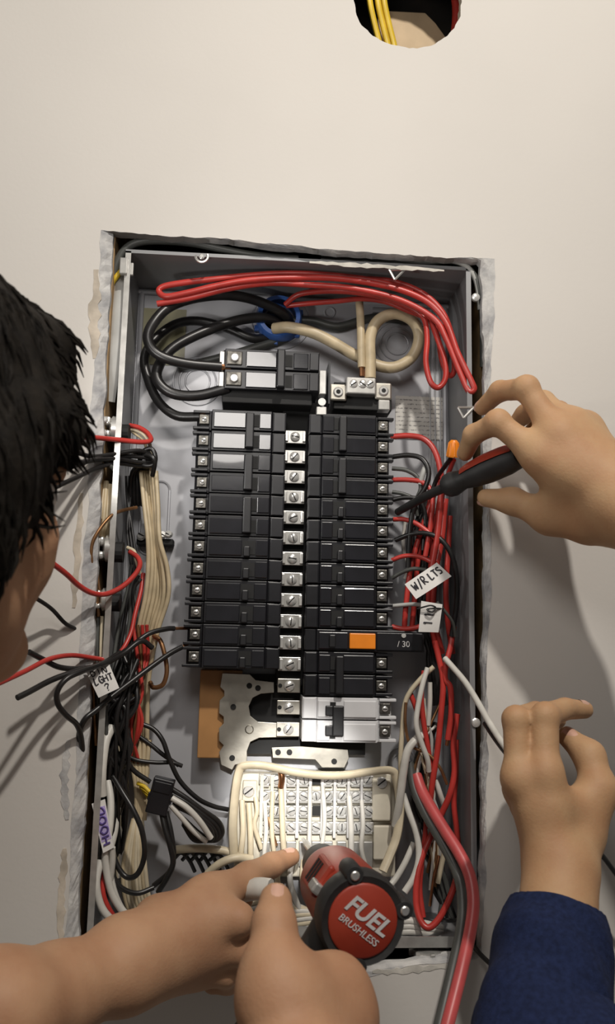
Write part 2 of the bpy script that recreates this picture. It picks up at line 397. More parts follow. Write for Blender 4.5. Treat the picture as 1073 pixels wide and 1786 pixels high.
def breaker(name, x, ztop, n, L, flip, label, group, plastic='black', glossy='gloss', style='single'):
    root = thing(name, (x, YF, ztop-n*PIT), label, 'breaker', group)
    for k in range(n): pole(root, YFK[0]+k*PIT, L, style, plastic, glossy, tie=(n == 2))
    if n == 2:
        kf = L/.0955; z0 = .0035; z1 = 2*PIT-.0045
        if plastic == 'white':
            MB().box(.053*kf, .0645*kf, -.0045, .004, .0075, 2*PIT-.0085).build('toggle_tie', 'toggle', root, bevel=.0012)
            for zz in (.0075, 2*PIT-.0185): MB().box(.0640*kf, .0720*kf, -.0030, .004, zz, zz+.010).build('toggle', 'toggle', root, bevel=.001)
        else:
            MB().box(.0525*kf, .0612*kf, -.0055, .004, z0, z1).build('toggle_tie', 'toggle', root, bevel=.0012)
    for o in root.children: o.matrix_parent_inverse = Matrix()
    if flip: root.scale = (-1, 1, 1)
    return root
YFK = [0.0]
# children are modelled in local space, so undo the attach offset
_att = attach
def attach(o, parent):
    o.parent = parent
    o.matrix_parent_inverse = Matrix() if LOCAL[0] else world(parent).inverted()
LOCAL = [True]
ZT = .5236; XL, LL = -.1050, .0955; XR, LR = .1035, .0882
ordn = ['first', 'second', 'third', 'fourth', 'fifth', 'sixth', 'seventh', 'eighth', 'ninth', 'tenth', 'eleventh', 'twelfth']
row = 0
for k in range(3):
    breaker('two_pole_breaker', XL, ZT-row*PIT*.988, 2, LL, False, f'black two-pole breaker with long handle tie, {ordn[k]} from the top in the left column', 'two-pole breakers, left column'); row += 2
for k in range(6):
    breaker('single_pole_breaker', XL-.0002*k, ZT-row*PIT*.988, 1, LL, False, f'black single-pole breaker, {["sixth", "fifth", "fourth", "third", "second", "first"][k]} from the bottom of the left column', 'single-pole breakers, left column'); row += 1
row = 0
for k in range(2):
    breaker('two_pole_breaker', XR, ZT-row*PIT, 2, LR, True, f'black two-pole breaker, {["topmost", "second from the top"][k]} in the right column', 'two-pole breakers, right column'); row += 2
for k in range(6):
    breaker('single_pole_breaker', XR, ZT-row*PIT, 1, LR, True, f'black single-pole breaker in the right column, {["sixth", "fifth", "fourth", "third", "second", "first"][k]} above the orange-button breaker', 'single-pole breakers, right column'); row += 1
# arc-fault breaker: longer, orange test button
root = thing('arc_fault_breaker', (XR+.036, YF, ZT-(row+1)*PIT), 'long black breaker with an orange test button in the right column', 'breaker')
L = .124
MB().prism([(0, .045), (0, .003), (.112, .003), (.113, .006), (L, .007), (L, .045)], .0007, PIT-.0007, lambda x, y, h: Vector((x, y, h))).build('pole_body', 'black', root, bevel=.0007)
MB().box(.002, .050, .0012, .0034, .002, PIT-.003).build('face_plate', 'black', root, bevel=.0006)
MB().box(.0515, .0785, -.0018, .004, .003, PIT-.004).build('test_button', 'orange', root, bevel=.001)
MB().box(.0800, .110, .0006, .0034, .0025, PIT-.0035).build('face_plate', 'gloss', root, bevel=.0006)
MB().box(.0930, .0995, -.0035, .004, .004, PIT-.006).build('toggle', 'toggle', root, bevel=.001)
mt = frame((.022, .0009, .0085), (-1, 0, 0), (0, 0, 1)); text_mesh('rating_mark', '/ 30', .0085, 'mark', root, mt)
MB().lathe([(.0024, 0), (.0024, .0012)], (.022, .0012, .0175), (0, -1, 0), 12).build('terminal_screw', 'screw', root, True)
root.scale = (-1, 1, 1); row += 1
breaker('two_pole_breaker', XR, ZT-row*PIT, 2, LR, True, 'black two-pole breaker just above the white breaker', 'two-pole breakers, right column'); row += 2
breaker('white_breaker', XR+.004, ZT-row*PIT, 2, LR+.005, True, 'white two-pole breaker with black handle tie at the bottom of the right column', None, 'white', 'white')

# ---------------------------------------------------------------- bus bars, insulator and exposed bus plate
LOCAL[0] = False
bus = thing('bus_assembly', P(505, 1260, .075), 'tinned bus plate with screw stabs on a tan insulator base', 'bus bar')
a, b = P(350, 1168, .072), P(385, 1322, .072)
MB().box(a.x, b.x+.02, .070, .0945, b.z, a.z).build('insulator', 'tanp', bus, bevel=.001)
MB().box(-.012, .018, .066, .0945, .235, .545).build('insulator', 'cut', bus)
MB().box(-.075, .085, .078, .0945, .163, .245).build('insulator', 'cut', bus)
plate = [(388, 1174), (436, 1176), (446, 1186), (478, 1190), (478, 1208), (455, 1210), (441, 1217), (434, 1232), (437, 1249), (450, 1259), (520, 1263), (520, 1285),
         (452, 1287), (437, 1294), (431, 1310), (431, 1330), (410, 1334), (405, 1343), (386, 1334), (382, 1312), (390, 1300), (382, 1292), (382, 1270), (390, 1262), (390, 1250), (382, 1244), (383, 1222), (391, 1214), (391, 1205), (384, 1198)]
def flat_poly(pts, y, th): return MB().prism(pts, 0, th, lambda u, v, h: P(u, v, y)+Vector((0, h, 0)))
flat_poly(plate, .064, .002).build('bus_plate', 'alu', bus, bevel=.0004)
flat_poly([(474, 1304), (525, 1302), (607, 1308), (609, 1322), (601, 1339), (562, 1339), (550, 1325), (476, 1322)], .060, .002).build('bus_plate', 'alu', bus, bevel=.0004)
for u, v in ((435, 1196), (407, 1233), (405, 1322), (450, 1200), (485, 1312), (505, 1312), (583, 1328)):
    MB().lathe([(.0030, 0), (.0030, .0008)], P(u, v, .0639 if u < 470 else .0599), (0, -1, 0), 12).build('hole', 'cut', bus)
MB().lathe([(.0046, 0), (.0046, .001), (.0035, .002)], P(435, 1272, .064), (0, -1, 0), 16).build('rivet', 'alu', bus, True)
for k in range(16):
    z = .5015-.0222*k if k < 15 else .5015-.0222*14.8
    x = .0016; y = .056
    if k == 15: continue
    st = MB().box(x-.0125, x+.0115, y, y+.003, z-.0072, z+.0072).build('bus_stab', 'alu' if k > 11 else 'zinc', bus, bevel=.0006)
    sc = MB().lathe([(.0054, 0), (.0054, .0014), (.0042, .0026), (.001, .0030)], (x-.0002, y, z), (0, -1, 0), 18).build('screw', 'screw', st, True)
    an = random.uniform(0, PI); d = Vector((math.cos(an), 0, math.sin(an)))*.0042
    MB().tube([Vector((x, y-.0028, z))-d, Vector((x, y-.0028, z))+d], .0006, 6).build('screw_slot', 'cut', st)
    if k > 11: MB().lathe([(.0022, 0), (.0022, .0006)], (x-.0098, y, z), (0, -1, 0), 10).build('hole', 'cut', st)
    else:
        for s in (-1, 1): MB().box(x+s*.0095-.0016, x+s*.0095+.0016, y-.0035, y, z-.0055, z+.0055).build('clip', 'screw', st, bevel=.0005)

# ---------------------------------------------------------------- main breaker
mbk = thing('main_breaker', P(475, 690, .06), 'large two-pole main breaker at the top fed by thick black cables', 'breaker')
MB().box(-.079, .018, .040, .092, .533, .5915).build('base', 'cut', mbk, bevel=.001)
for z0 in (.5685, .5455):
    z1 = z0+.0222
    MB().box(-.077, .0245, .032, .075, z0+.0004, z1-.0004).build('pole_body', 'black', mbk, bevel=.0008)
    MB().box(-.0545, -.0215, .0300, .034, z0+.002, z1-.003).build('face_plate', 'gloss', mbk, bevel=.0008)
    MB().box(-.0035, .0125, .0300, .034, z0+.002, z1-.003).build('face_plate', 'gloss', mbk, bevel=.0008)
    MB().box(.0140, .0240, .0308, .034, z0+.001, z1-.002).build('end_plate', 'black', mbk, bevel=.0008)
    MB().box(-.0118, -.0045, .0312, .0325, z0+.004, z1-.005).build('toggle_slot', 'cut', mbk)
    lg = MB().box(-.0755, -.0585, .0300, .045, z0+.0035, z1-.0035).build('lug', 'dull', mbk, bevel=.001)
    MB().lathe([(.0045, 0), (.0045, .002), (.0035, .003)], (-.0665, .0300, z0+.011), (0, -1, 0), 16).build('screw', 'screw', lg, True)
    MB().box(-.083, -.0775, .034, .06, z0+.003, z1-.003).build('lug_collar', 'zinc', mbk, bevel=.0008)
MB().box(-.0215, -.0125, .0240, .034, .5475, .5895).build('toggle_tie', 'toggle', mbk, bevel=.0015)
MB().box(.0250, .0330, .036, .075, .545, .572).build('bus_strap', 'zinc', mbk, bevel=.001)
MB().box(.0345, .0365, .030, .078, .533, .580).build('divider', 'black', mbk)
MB().box(.0225, .0335, .034, .046, .5215, .5305).build('bus_strap', 'zinc', mbk, bevel=.0008)
MB().lathe([(.0042, 0), (.0042, .002)], (.0282, .0345, .5355), (0, -1, 0), 14).build('screw', 'screw', mbk, True)
# ---------------------------------------------------------------- neutral lug block
lug = thing('neutral_lug', P(632, 680, .06), 'metal neutral lug block with screws below the white cables', 'lug block')
a, b = P(583, 665, .05), P(684, 716, .05)
MB().box(a.x, b.x, .052, .0945, b.z, a.z).build('base', 'cut', lug, bevel=.001)
a, b = P(604, 657, .040), P(656, 688, .040)
MB().box(a.x, b.x, .040, .060, b.z, a.z).build('lug_body', 'zinc', lug, bevel=.0015)
for u in (617, 633, 646): 
    MB().lathe([(.0046, 0), (.0046, .001), (.0036, .0018)], P(u, 669 + (u-617)*.03, .040), (0, -1, 0), 16).build('screw', 'screw', lug, True)
    c = P(u, 669, .0380); d = Vector((.003, 0, .002*(1 if u != 633 else -1))); MB().tube([c-d, c+d], .0006, 6).build('screw_slot', 'cut', lug)
for u, v in ((590, 684), (669, 682)):
    c = P(u, v, .046); e = MB().box(c.x-.0095, c.x+.0095, .046, .050, c.z-.0095, c.z+.0095).build('lug_ear', 'alu', lug, bevel=.002)
    MB().lathe([(.0056, 0), (.0056, .001), (.0044, .0022)], c, (0, -1, 0), 16).build('screw', 'screw', e, True)
    MB().lathe([(.0026, 0), (.0026, .0026)], c, (0, -1, 0), 6).build('screw_slot', 'cut', e)
a, b = P(660, 698, .048), P(680, 716, .048); MB().box(a.x, b.x, .046, .06, b.z, a.z).build('bracket', 'zinc', lug, bevel=.001)

# ---------------------------------------------------------------- neutral terminal bar at the bottom
nb = thing('neutral_bar', P(548, 1480, .08), 'bright neutral terminal bar with rows of screws on a cream base', 'terminal bar')
yb = .066
def bx(u0, v0, u1, v1, y0, y1, name, m, parent, bevel=.0008):
    a, b = P(u0, v0, y0), P(u1, v1, y0); return MB().box(a.x, b.x, y0, y1, b.z, a.z).build(name, m, parent, bevel=bevel)
bx(413, 1346, 690, 1530, yb+.006, .0945, 'base', 'cream', nb, .002)
bx(650, 1358, 682, 1432, yb-.004, yb+.008, 'end_block', 'cream', nb, .0015); bx(652, 1440, 684, 1500, yb-.002, yb+.008, 'end_block', 'cream', nb, .0015)
bx(424, 1362, 448, 1398, yb-.003, yb+.008, 'end_block', 'cream', nb, .0012)
for u, v in ((434, 1380), (666, 1365)):
    MB().lathe([(.006, 0), (.006, .001), (.005, .003)], P(u, v, yb-.003), (0, -1, 0), 18).build('screw', 'screw', nb, True)
    c = P(u, v, yb-.0062); MB().tube([c+Vector((-.004, 0, -.003)), c+Vector((.004, 0, .003))], .0007, 6).build('screw_slot', 'cut', nb)
cols = [462, 484, 508, 530, 552, 572, 596, 620, 642]
for r, v0 in enumerate((1360, 1388, 1414, 1442)):
    br = bx(452, v0-9, 652, v0+10, yb-.002, yb+.007, 'terminal_strip', 'zinc', nb)
    for k, u in enumerate(cols):
        if (k == 4 and r in (0, 2)):
            bx(u-7, v0-8, u+7, v0+9, yb-.0028, yb, 'hole', 'cut', br, .0004); continue
        c = P(u+random.uniform(-1.5, 1.5), v0, yb-.002)
        MB().lathe([(.0050, 0), (.0050, .0010), (.0040, .0024), (.0008, .0028)], c, (0, -1, 0), 14).build('screw', 'screw', br, True)
        an = random.uniform(0, PI); d = Vector((math.cos(an), 0, math.sin(an)))*.0036; c = c+Vector((0, -.0026, 0))
        MB().tube([c-d, c+d], .0005, 5).build('screw_slot', 'cut', br)
        bx(u-7.5, v0+7, u+7.5, v0+13, yb-.003, yb+.003, 'wire_clamp', 'zinc' if k % 2 else 'screw', br, .0005)
for u in (456, 474, 496, 519, 541, 562, 584, 608, 631): bx(u-1.6, 1352, u+1.6, 1462, yb-.006, yb+.004, 'divider', 'mark' if u > 490 else 'cream', nb, .0004)
for u in cols: bx(u-8, 1468, u+8, 1512, yb-.001, yb+.006, 'terminal_strip', 'zinc', nb)
# ---------------------------------------------------------------- ground bar with two screw blocks
gb = thing('ground_bar', P(268, 945, .085), 'small black and silver ground bar behind the beige wire bundle', 'ground bar')
bx(238, 938, 302, 952, .078, .0945, 'bar', 'cut', gb, .0015)
for u in (246, 258, 283, 294):
    MB().lathe([(.0048, 0), (.0048, .001), (.0036, .003)], P(u, 934+random.uniform(-3, 3), .076), (random.uniform(-.3, .3), -1, .5), 14).build('screw', 'screw', gb, True)
    c = P(u, 933, .073); MB().tube([c+Vector((-.003, 0, .002)), c+Vector((.003, 0, -.001))], .0007, 6).build('screw_slot', 'cut', gb)
# ---------------------------------------------------------------- blue bushing in the back
bb = thing('conduit_bushing', P(486, 562, .09), 'blue plastic conduit bushing where the thick cables enter', 'bushing')
c = P(486, 562, .094)
MB().lathe([(.0195, 0), (.0262, 0), (.0262, .016), (.0240, .021), (.0195, .021), (.0195, 0)], c, (0, -1, 0), 32, False).build('ring', 'blue', bb, True)
MB().lathe([(.0175, 0), (.0175, .001)], c+Vector((0, -.001, 0)), (0, -1, 0), 24).build('throat', 'cut', bb)
for k in range(6):
    a = PI/3*k+.4; d = Vector((math.cos(a), 0, math.sin(a))); MB().box(-.003, .003, -.006, 0, -.003, .003, Matrix.Translation(c+d*.0270+Vector((0, -.002, 0)))).build('lobe', 'blue', bb, bevel=.001)
# ---------------------------------------------------------------- cable clamps on the left side
def clamp(u, v, s, label):
    c = P(u, v, .012); t = thing('cable_clamp', c, label, 'clamp', 'cable clamps on the left side')
    MB().lathe([(.011*s, 0), (.013*s, .002), (.013*s, .007), (.010*s, .009)], c+Vector((.006, 0, 0)), (-1, 0, 0), 20).build('ring', 'zinc', t, True)
    MB().box(-.0145*s, -.002, -.010*s, .010*s, .002*s, .011*s, Matrix.Translation(c)).build('strap', 'zinc', t, bevel=.003, seg=3)
    MB().box(-.0145*s, -.002, -.010*s, .010*s, -.011*s, -.003*s, Matrix.Translation(c)).build('strap', 'zinc', t, bevel=.003, seg=3)
    for zz in (.0065, -.0070): MB().lathe([(.0032*s, 0), (.0032*s, .002), (.002*s, .003)], c+Vector((-.008*s, -.010*s, zz*s)), (0, -1, 0), 12).build('screw', 'screw', t, True)
    MB().lathe([(.010*s, 0), (.010*s, .010)], c+Vector((.014, .012, -.002)), (-1, 0, 0), 16).build('opening', 'cut', t)
clamp(199, 748, 1.0, 'silver cable clamp on the left rim below the bare wood'); clamp(188, 957, 1.05, 'silver cable clamp on the left rim beside the beige bundle')
clamp(182, 1046, .9, 'silver cable clamp low on the left rim under the sagging red wire')
# locknut at the bottom right
ln = thing('conduit_fitting', P(752, 1660, -.004), 'zinc conduit fitting under the lower right edge of the box', 'fitting')
c = P(748, 1657, .012)
MB().lathe([(.010, 0), (.0165, .001), (.0165, .006), (.012, .009), (.012, .014), (.010, .014)], c+Vector((0, 0, .003)), (0, 0, -1), 24).build('nut', 'zinc', ln, True)
for k in range(8):
    a = PI/4*k; MB().box(-.003, .003, -.0022, .0022, -.0035, .0035, Matrix.Translation(c+Vector((math.cos(a)*.0165, math.sin(a)*.0165, -.001))) @ Matrix.Rotation(a, 4, 'Z')).build('lug', 'zinc', ln, bevel=.0006)

# ================================================================ wires and cables, each one a thing
def wire(m, r, pts, label, name=None, cat='wire', group=None, ends=None, flat=1., sub=6, up=None):
    q = catmull(px(pts), sub)
    nm = name or {'wred': 'red_wire', 'wblack': 'black_wire', 'wcream': 'cream_wire', 'wbeige': 'beige_wire', 'wwhite': 'white_wire', 'wgrey': 'grey_cable',
                  'wlight': 'grey_cable', 'copper': 'copper_wire', 'brown': 'copper_wire', 'wyel': 'yellow_wire', 'wpink': 'red_cable'}[m]
    o = MB().tube(q, r, 10, flat=flat, up=up).build(nm, m, None, True)
    for e in ends or []:
        a, b = (q[0], q[0]-(q[2]-q[0]).normalized()*e[1]) if e[0] == 0 else (q[-1], q[-1]+(q[-1]-q[-3]).normalized()*e[1])
        MB().tube([a-(b-a)*.1, b], r*.62, 8).build('bare_end', 'copper', o, True)
    return tag(o, label, cat, group)
w = wire
# thick service cables at the top
w('wblack', .0056, [(508, 566, .088), (492, 545, .070), (440, 522, .055), (390, 515, .045), (335, 521, .036), (292, 538, .028), (266, 566, .022), (258, 590, .022), (268, 612, .024), (292, 626, .026), (330, 635, .030), (386, 640, .036)],
  'thick black cable in the outer loop feeding the upper lug of the main breaker', 'black_cable', 'cable', ends=[(1, .010)])
w('wblack', .0058, [(500, 575, .090), (470, 556, .075), (430, 556, .066), (385, 568, .058), (335, 588, .050), (298, 610, .044), (277, 638, .040), (275, 664, .038), (300, 686, .038), (345, 690, .038), (398, 677, .040)],
  'thick black cable curling into the lower lug of the main breaker', 'black_cable', 'cable')
w('wblack', .0052, [(478, 588, .092), (440, 590, .085), (395, 572, .083), (345, 560, .080), (305, 566, .074), (270, 592, .066), (252, 625, .060), (260, 665, .056), (278, 702, .052), (308, 725, .048), (349, 727, .044)],
  'thick black cable of the lowest loop ending at the top left breaker', 'black_cable', 'cable', ends=[(1, .006)])
w('wgrey', .0050, [(500, 590, .092), (450, 605, .088), (400, 620, .088), (345, 634, .088), (312, 640, .090)], 'dark grey tube lying on the back plate behind the black loops', 'grey_cable', 'cable')  # plain dark grey tube along the back plate
w('wgrey', .0050, [(505, 560, .091), (545, 560, .090), (590, 570, .089), (650, 555, .090), (720, 560, .091)], 'dark grey cable crossing the back plate under the red wires', 'grey_cable', 'cable')
w('wbeige', .0064, [(478, 573, .072), (505, 571, .062), (545, 580, .058), (580, 597, .058), (620, 620, .060), (664, 639, .060), (694, 639, .058), (720, 621, .056), (731, 588, .052), (720, 560, .048), (690, 547, .046), (660, 559, .046), (646, 588, .047), (646, 629, .048), (646, 660, .049)],
  'thick beige cable coiled in a round loop above the neutral lug', 'beige_cable', 'cable')
w('wbeige', .0046, [(627, 528, .052), (629, 560, .049), (630, 600, .047), (631, 641, .048)], 'short straight beige cable beside the round loop', 'beige_cable', 'cable', ends=[(1, .010)])
# red loops along the top
w('wred', .0033, [(720, 509, .018), (660, 491, .019), (580, 480, .020), (500, 477, .020), (430, 481, .018), (374, 487, .017), (329, 492, .018), (288, 499, .020), (277, 508, .020), (290, 517, .018), (325, 511, .016), (375, 499, .014), (430, 489, .013), (500, 485, .014), (575, 485, .015), (649, 494, .014), (709, 509, .012), (753, 532, .010), (780, 566, .007), (798, 614, .003), (822, 664, -.001), (827, 679, -.001), (817, 681, .001), (802, 648, .004), (778, 590, .008), (757, 556, .011), (700, 524, .014), (620, 504, .016), (540, 497, .018), (467, 494, .019), (400, 503, .019), (330, 520, .020), (274, 530, .022)],
  'red wire in a long double loop spanning the whole top of the box')
w('wred', .0032, [(640, 486, .024), (690, 492, .022), (738, 512, .020), (772, 545, .017), (790, 590, .014), (806, 640, .010), (818, 668, .008)], 'red wire end running along the upper right of the loops')
w('wred', .0031, [(498, 531, .060), (520, 514, .048), (560, 508, .040), (610, 509, .034), (660, 517, .030), (705, 532, .026), (738, 553, .022), (745, 590, .020), (743, 632, .018), (751, 666, .016), (765, 676, .016), (777, 660, .016), (776, 629, .017), (763, 590, .019), (752, 560, .022)],
  'red wire leaving the blue bushing and hanging in a narrow loop')
w('wred', .0030, [(500, 533, .064), (540, 529, .055), (590, 525, .048), (630, 521, .042), (672, 526, .036), (712, 542, .031), (752, 560, .028), (764, 590, .027), (770, 625, .026), (779, 650, .025), (788, 655, .025), (793, 640, .025), (788, 600, .026), (776, 566, .028)],
  'second red wire from the blue bushing hanging in a small loop')
# cables squeezed into the gap round the box
w('wgrey', .0042, [(196, 500, .015), (203, 462, .008), (222, 432, .003), (258, 420, .002), (330, 423, .003), (388, 435, .004), (440, 445, .006), (520, 452, .010)], 'dark cable arching over the upper left corner of the box', 'grey_cable', 'cable')
w('wgrey', .0030, [(560, 452, .010), (660, 456, .008), (740, 458, .003), (790, 456, .001), (822, 472, .001), (836, 505, .003), (841, 560, .010), (842, 640, .02)], 'grey cable rounding the upper right corner of the box', 'grey_cable', 'cable')
w('wlight', .0030, [(560, 448, .012), (690, 452, .006), (760, 452, .001), (806, 460, .000), (830, 488, .002), (838, 540, .008)], 'light grey cable rounding the upper right corner of the box', 'grey_cable', 'cable')
w('wlight', .0075, [(216, 470, .016), (211, 510, .012), (206, 560, .010), (198, 630, .012), (188, 700, .02)], 'flat light grey cable in the gap left of the box', 'grey_cable', 'cable', flat=.4, up=(1, 0, 0))
w('wyel', .0028, [(214, 470, .010), (204, 482, .008), (195, 497, .012), (188, 525, .02)], 'yellow cable in the upper left gap beside the grey cable', 'yellow_cable', 'cable')
for k in range(5):
    w('wbeige', .0026, [(176+k*5, 842+random.uniform(-6, 6), .02), (173+k*5, 880, .014), (170+k*5, 915, .012), (168+k*5, 935, .02)], f'beige cable stub in the left gap between the two upper clamps, {ordn[k]} from the left', 'beige_cable', 'cable', 'beige stubs in the left gap')
for k in range(3):
    w('wblack', .0034, [(838, 1310+k*30, .012), (842+2*k, 1400, .006+.004*k), (840-3*k, 1500, .006), (836-2*k, 1600, .01)], f'black sheathed cable running down the gap right of the box, starting {["highest", "second highest", "lowest"][k]}', 'black_cable', 'cable', 'black cables in the right gap')
# ---- upper left: wires out of the first clamp towards the man
w('wred', .0026, [(226, 742, .030), (243, 746, .028), (258, 756, .024), (263, 768, .018), (245, 771, .010), (205, 767, -.004), (160, 763, -.030), (116, 762, -.070), (60, 765, -.12)], 'red wire pulled straight left from the top clamp to the man')
w('wcream', .0020, [(224, 748, .032), (240, 752, .030), (254, 762, .026), (262, 780, .026), (264, 830, .04)], 'cream wire curling out of the top clamp')
w('wbeige', .0016, [(222, 745, .034), (236, 757, .032), (250, 768, .030), (258, 790, .034)], 'thin tan wire end beside the top clamp')
for k, (p, l) in enumerate([
    ([(262, 792, .024), (240, 786, .014), (200, 792, .0), (160, 796, -.02), (128, 788, -.05), (70, 780, -.1)], 'upper black wire pulled left from the knot below the top clamp'),
    ([(264, 800, .026), (232, 796, .016), (195, 797, .002), (165, 801, -.02), (132, 812, -.05), (80, 830, -.1)], 'second black wire pulled left from the knot below the top clamp'),
    ([(266, 806, .028), (240, 806, .02), (205, 800, .004), (170, 802, -.02), (135, 806, -.05), (80, 805, -.1)], 'third black wire pulled left from the knot below the top clamp'),
    ([(268, 810, .030), (240, 812, .024), (205, 808, .008), (172, 815, -.015), (135, 832, -.05), (70, 862, -.1)], 'lowest black wire pulled left from the knot below the top clamp')]):
    w('wblack', .0023, p, l)
w('wblack', .0024, [(215, 800, .03), (240, 792, .022), (262, 782, .020), (271, 795, .020), (268, 810, .022), (252, 812, .024), (244, 802, .026), (256, 793, .020), (270, 803, .018), (266, 830, .03)], 'black wire knotted round the bundle below the top clamp')
w('wgrey', .0022, [(120, 690, -.06), (140, 728, -.03), (156, 770, -.012), (180, 800, -.004), (198, 818, .002), (205, 830, .01)], 'dark twisted wire slanting from the man to the left gap')
for k in range(7):
    u = 222+k*6
    w('wblack', .0024, [(252+k*2.4, 806+k, .034), (232+k*4, 822, .042+.003*k), (u+6, 850, .052), (u+8, 880, .06), (u+16, 850+k*3, .066)], 'black wire in the dark fan under the knot', None, 'wire', 'dark fan of wires under the knot')
for k in range(3):
    w('wblack', .0014, [(232-k*6, 830, .05), (228-k*3, 870, .055), (222+k*4, 920, .05), (228+k*5, 980, .045), (236, 1030, .05)], f'thin black wire hanging beside the left side plate, {["third", "second", "first"][k]} from the left at its top', None, 'wire', 'thin black wires by the left side plate')
w('brown', .0018, [(238, 885, .03), (215, 890, .014), (196, 898, .0), (176, 920, -.008), (161, 948, -.010), (160, 980, -.008), (167, 1020, 0), (172, 1075, .008)], 'bare brown copper wire bowing out of the left gap')
w('brown', .0016, [(176, 905, .01), (168, 940, .006), (170, 1000, .004), (178, 1060, .008)], 'second bare copper wire in the left gap')
# beige bundle down the left
for k in range(7):
    d = k*5.2-15; y = .050-.004*abs(k-3)
    q = [(258+d*.8, 822, y+.006), (263+d*.75, 880, y), (268+d*.6, 940, y-.004), (274+d*1.0, 990, y-.002), (273+d*1.2, 1040, y), (258+d*1.1, 1100, y+.006), (248+d*.8, 1180, y+.014), (246+d*.7, 1260, y+.02), (244+d*.8, 1350, y+.024)]
    q = [(a+random.uniform(-1.5, 1.5), b, c) for a, b, c in q]
    w('wbeige', .0024, q, f'beige wire of the long bundle left of the breakers, {ordn[k]} from the left', None, 'wire', 'long beige bundle')
w('wred', .0026, [(226, 962, .030), (240, 972, .026), (244, 986, .020), (234, 1004, .010), (212, 1024, -.002), (185, 1036, -.014), (160, 1034, -.028), (136, 1020, -.045), (112, 998, -.065), (60, 960, -.1)], 'red wire sagging from the middle clamp to the man')
w('wcream', .0020, [(222, 955, .034), (234, 962, .030), (238, 978, .028), (244, 1000, .035)], 'cream wire end at the middle clamp')
w('wred', .0023, [(250, 1000, .05), (246, 1030, .044), (236, 1070, .036), (228, 1105, .03), (212, 1135, .02), (190, 1150, .006), (165, 1148, -.008), (125, 1143, -.030), (85, 1150, -.055), (45, 1170, -.08), (-20, 1200, -.12)], 'red wire running from the bundle left to the chin of the man')
for k in range(5):
    w('wblack' if k % 2 else 'wgrey', .0019, [(230+k*4, 985+k*6, .045), (222+k*3, 1030, .046), (210+k*8, 1080, .045), (200+k*9, 1140, .042), (196+k*9, 1200, .04)], 'dark wire dropping behind the middle clamp', 'black_wire' if k % 2 else 'grey_wire', 'wire', 'dark wires behind the middle clamp')
for k in range(4):
    w(('brown', 'wgrey', 'wcream', 'wgrey')[k], .0018, [(164+k*7, 1075, .01), (162+k*7, 1150, .006), (164+k*7, 1230, .008), (168+k*6, 1300, .012)], 'thin wire packed in the left gap below the lowest clamp', 'gap_wire', 'wire', 'thin wires in the lower left gap')
# ---- lower left: black wires
w('wblack', .0026, [(50, 1137, -.07), (75, 1150, -.055), (105, 1164, -.040), (145, 1166, -.025), (185, 1156, -.008), (222, 1133, .008), (258, 1106, .020), (290, 1097, .030), (304, 1096, .036)], 'black wire with a bare copper end at the second lowest left breaker', ends=[(1, .022)])
w('wblack', .0027, [(30, 1217, -.085), (52, 1206, -.075), (90, 1186, -.055), (130, 1172, -.040), (180, 1158, -.02), (215, 1140, .0), (246, 1118, .012), (266, 1130, .02)], 'black wire with a free end resting against the wall at left')
w('wblack', .0027, [(318, 1128, .040), (296, 1140, .032), (262, 1164, .020), (230, 1188, .010), (196, 1214, -.002), (168, 1238, -.012), (147, 1256, -.018), (138, 1284, -.012), (140, 1330, .0), (146, 1380, .008)], 'black wire with a bare copper end at the lowest left breaker', ends=[(0, .020)])
w('wblack', .0026, [(210, 1138, .004), (178, 1158, -.020), (145, 1170, -.040), (116, 1184, -.052), (100, 1206, -.055), (101, 1228, -.050), (116, 1248, -.040), (134, 1264, -.026), (142, 1290, -.015), (146, 1340, .0)], 'black wire bowing out over the wall left of the paper tag')
w('wblack', .0025, [(240, 1150, .026), (224, 1190, .018), (210, 1225, .012), (203, 1260, .012), (212, 1300, .02), (230, 1340, .03), (262, 1364, .034)], 'black wire passing right of the paper tag down to the connector')
w('wblack', .0024, [(246, 1262, .044), (268, 1272, .044), (284, 1292, .042), (296, 1325, .042), (314, 1362, .044), (344, 1392, .048), (372, 1406, .054), (398, 1412, .060)], 'black wire sweeping right to the cream terminal base')
w('wblack', .0022, [(236, 1280, .050), (262, 1298, .050), (284, 1316, .050), (312, 1335, .052)], 'short black wire with a blunt end beside the sweeping black wire')
w('wblack', .0021, [(215, 1315, .044), (240, 1326, .046), (272, 1330, .048), (300, 1330, .050), (318, 1336, .052)], 'black wire crossing level above the black connector')
w('brown', .0024, [(268, 1108, .045), (280, 1118, .040), (288, 1145, .038), (291, 1172, .038), (284, 1194, .040), (268, 1199, .044), (262, 1190, .05)], 'tarnished copper wire bent in a hook left of the bus plate')
for k in range(20):
    a = random.uniform(-22, 18); b = random.uniform(-28, 24); c = random.uniform(-24, 24); e = random.uniform(-26, 30); y = random.uniform(.018, .046)
    w('wblack', random.choice((.0018, .0022, .0024)), [(232+a, 1120+k*5, y+.01), (222+b, 1185+k*2, y), (212+c, 1240, y-.004), (206+e, 1300, y-.004), (202+b, 1370, y), (196+c, 1450, y+.01), (200+a, 1530, .06)], 'black wire in the thick tangle down the lower left', None, 'wire', 'black tangle, lower left')
for k in range(4):
    a = -12+8*k
    w('wred' if k != 1 else 'brown', .0019, [(244+a, 1090, .040), (249+a*.7, 1150, .036+.004*k), (243-a*.4, 1210, .034), (238+a*.8, 1265, .036), (230-a, 1330, .05)], 'bare copper wire running down inside the lower left tangle' if k == 1 else f'thin red wire running down inside the lower left tangle, {["first", "", "second", "third"][k]} from the left', None, 'wire', None if k == 1 else 'red wires in the lower left tangle')
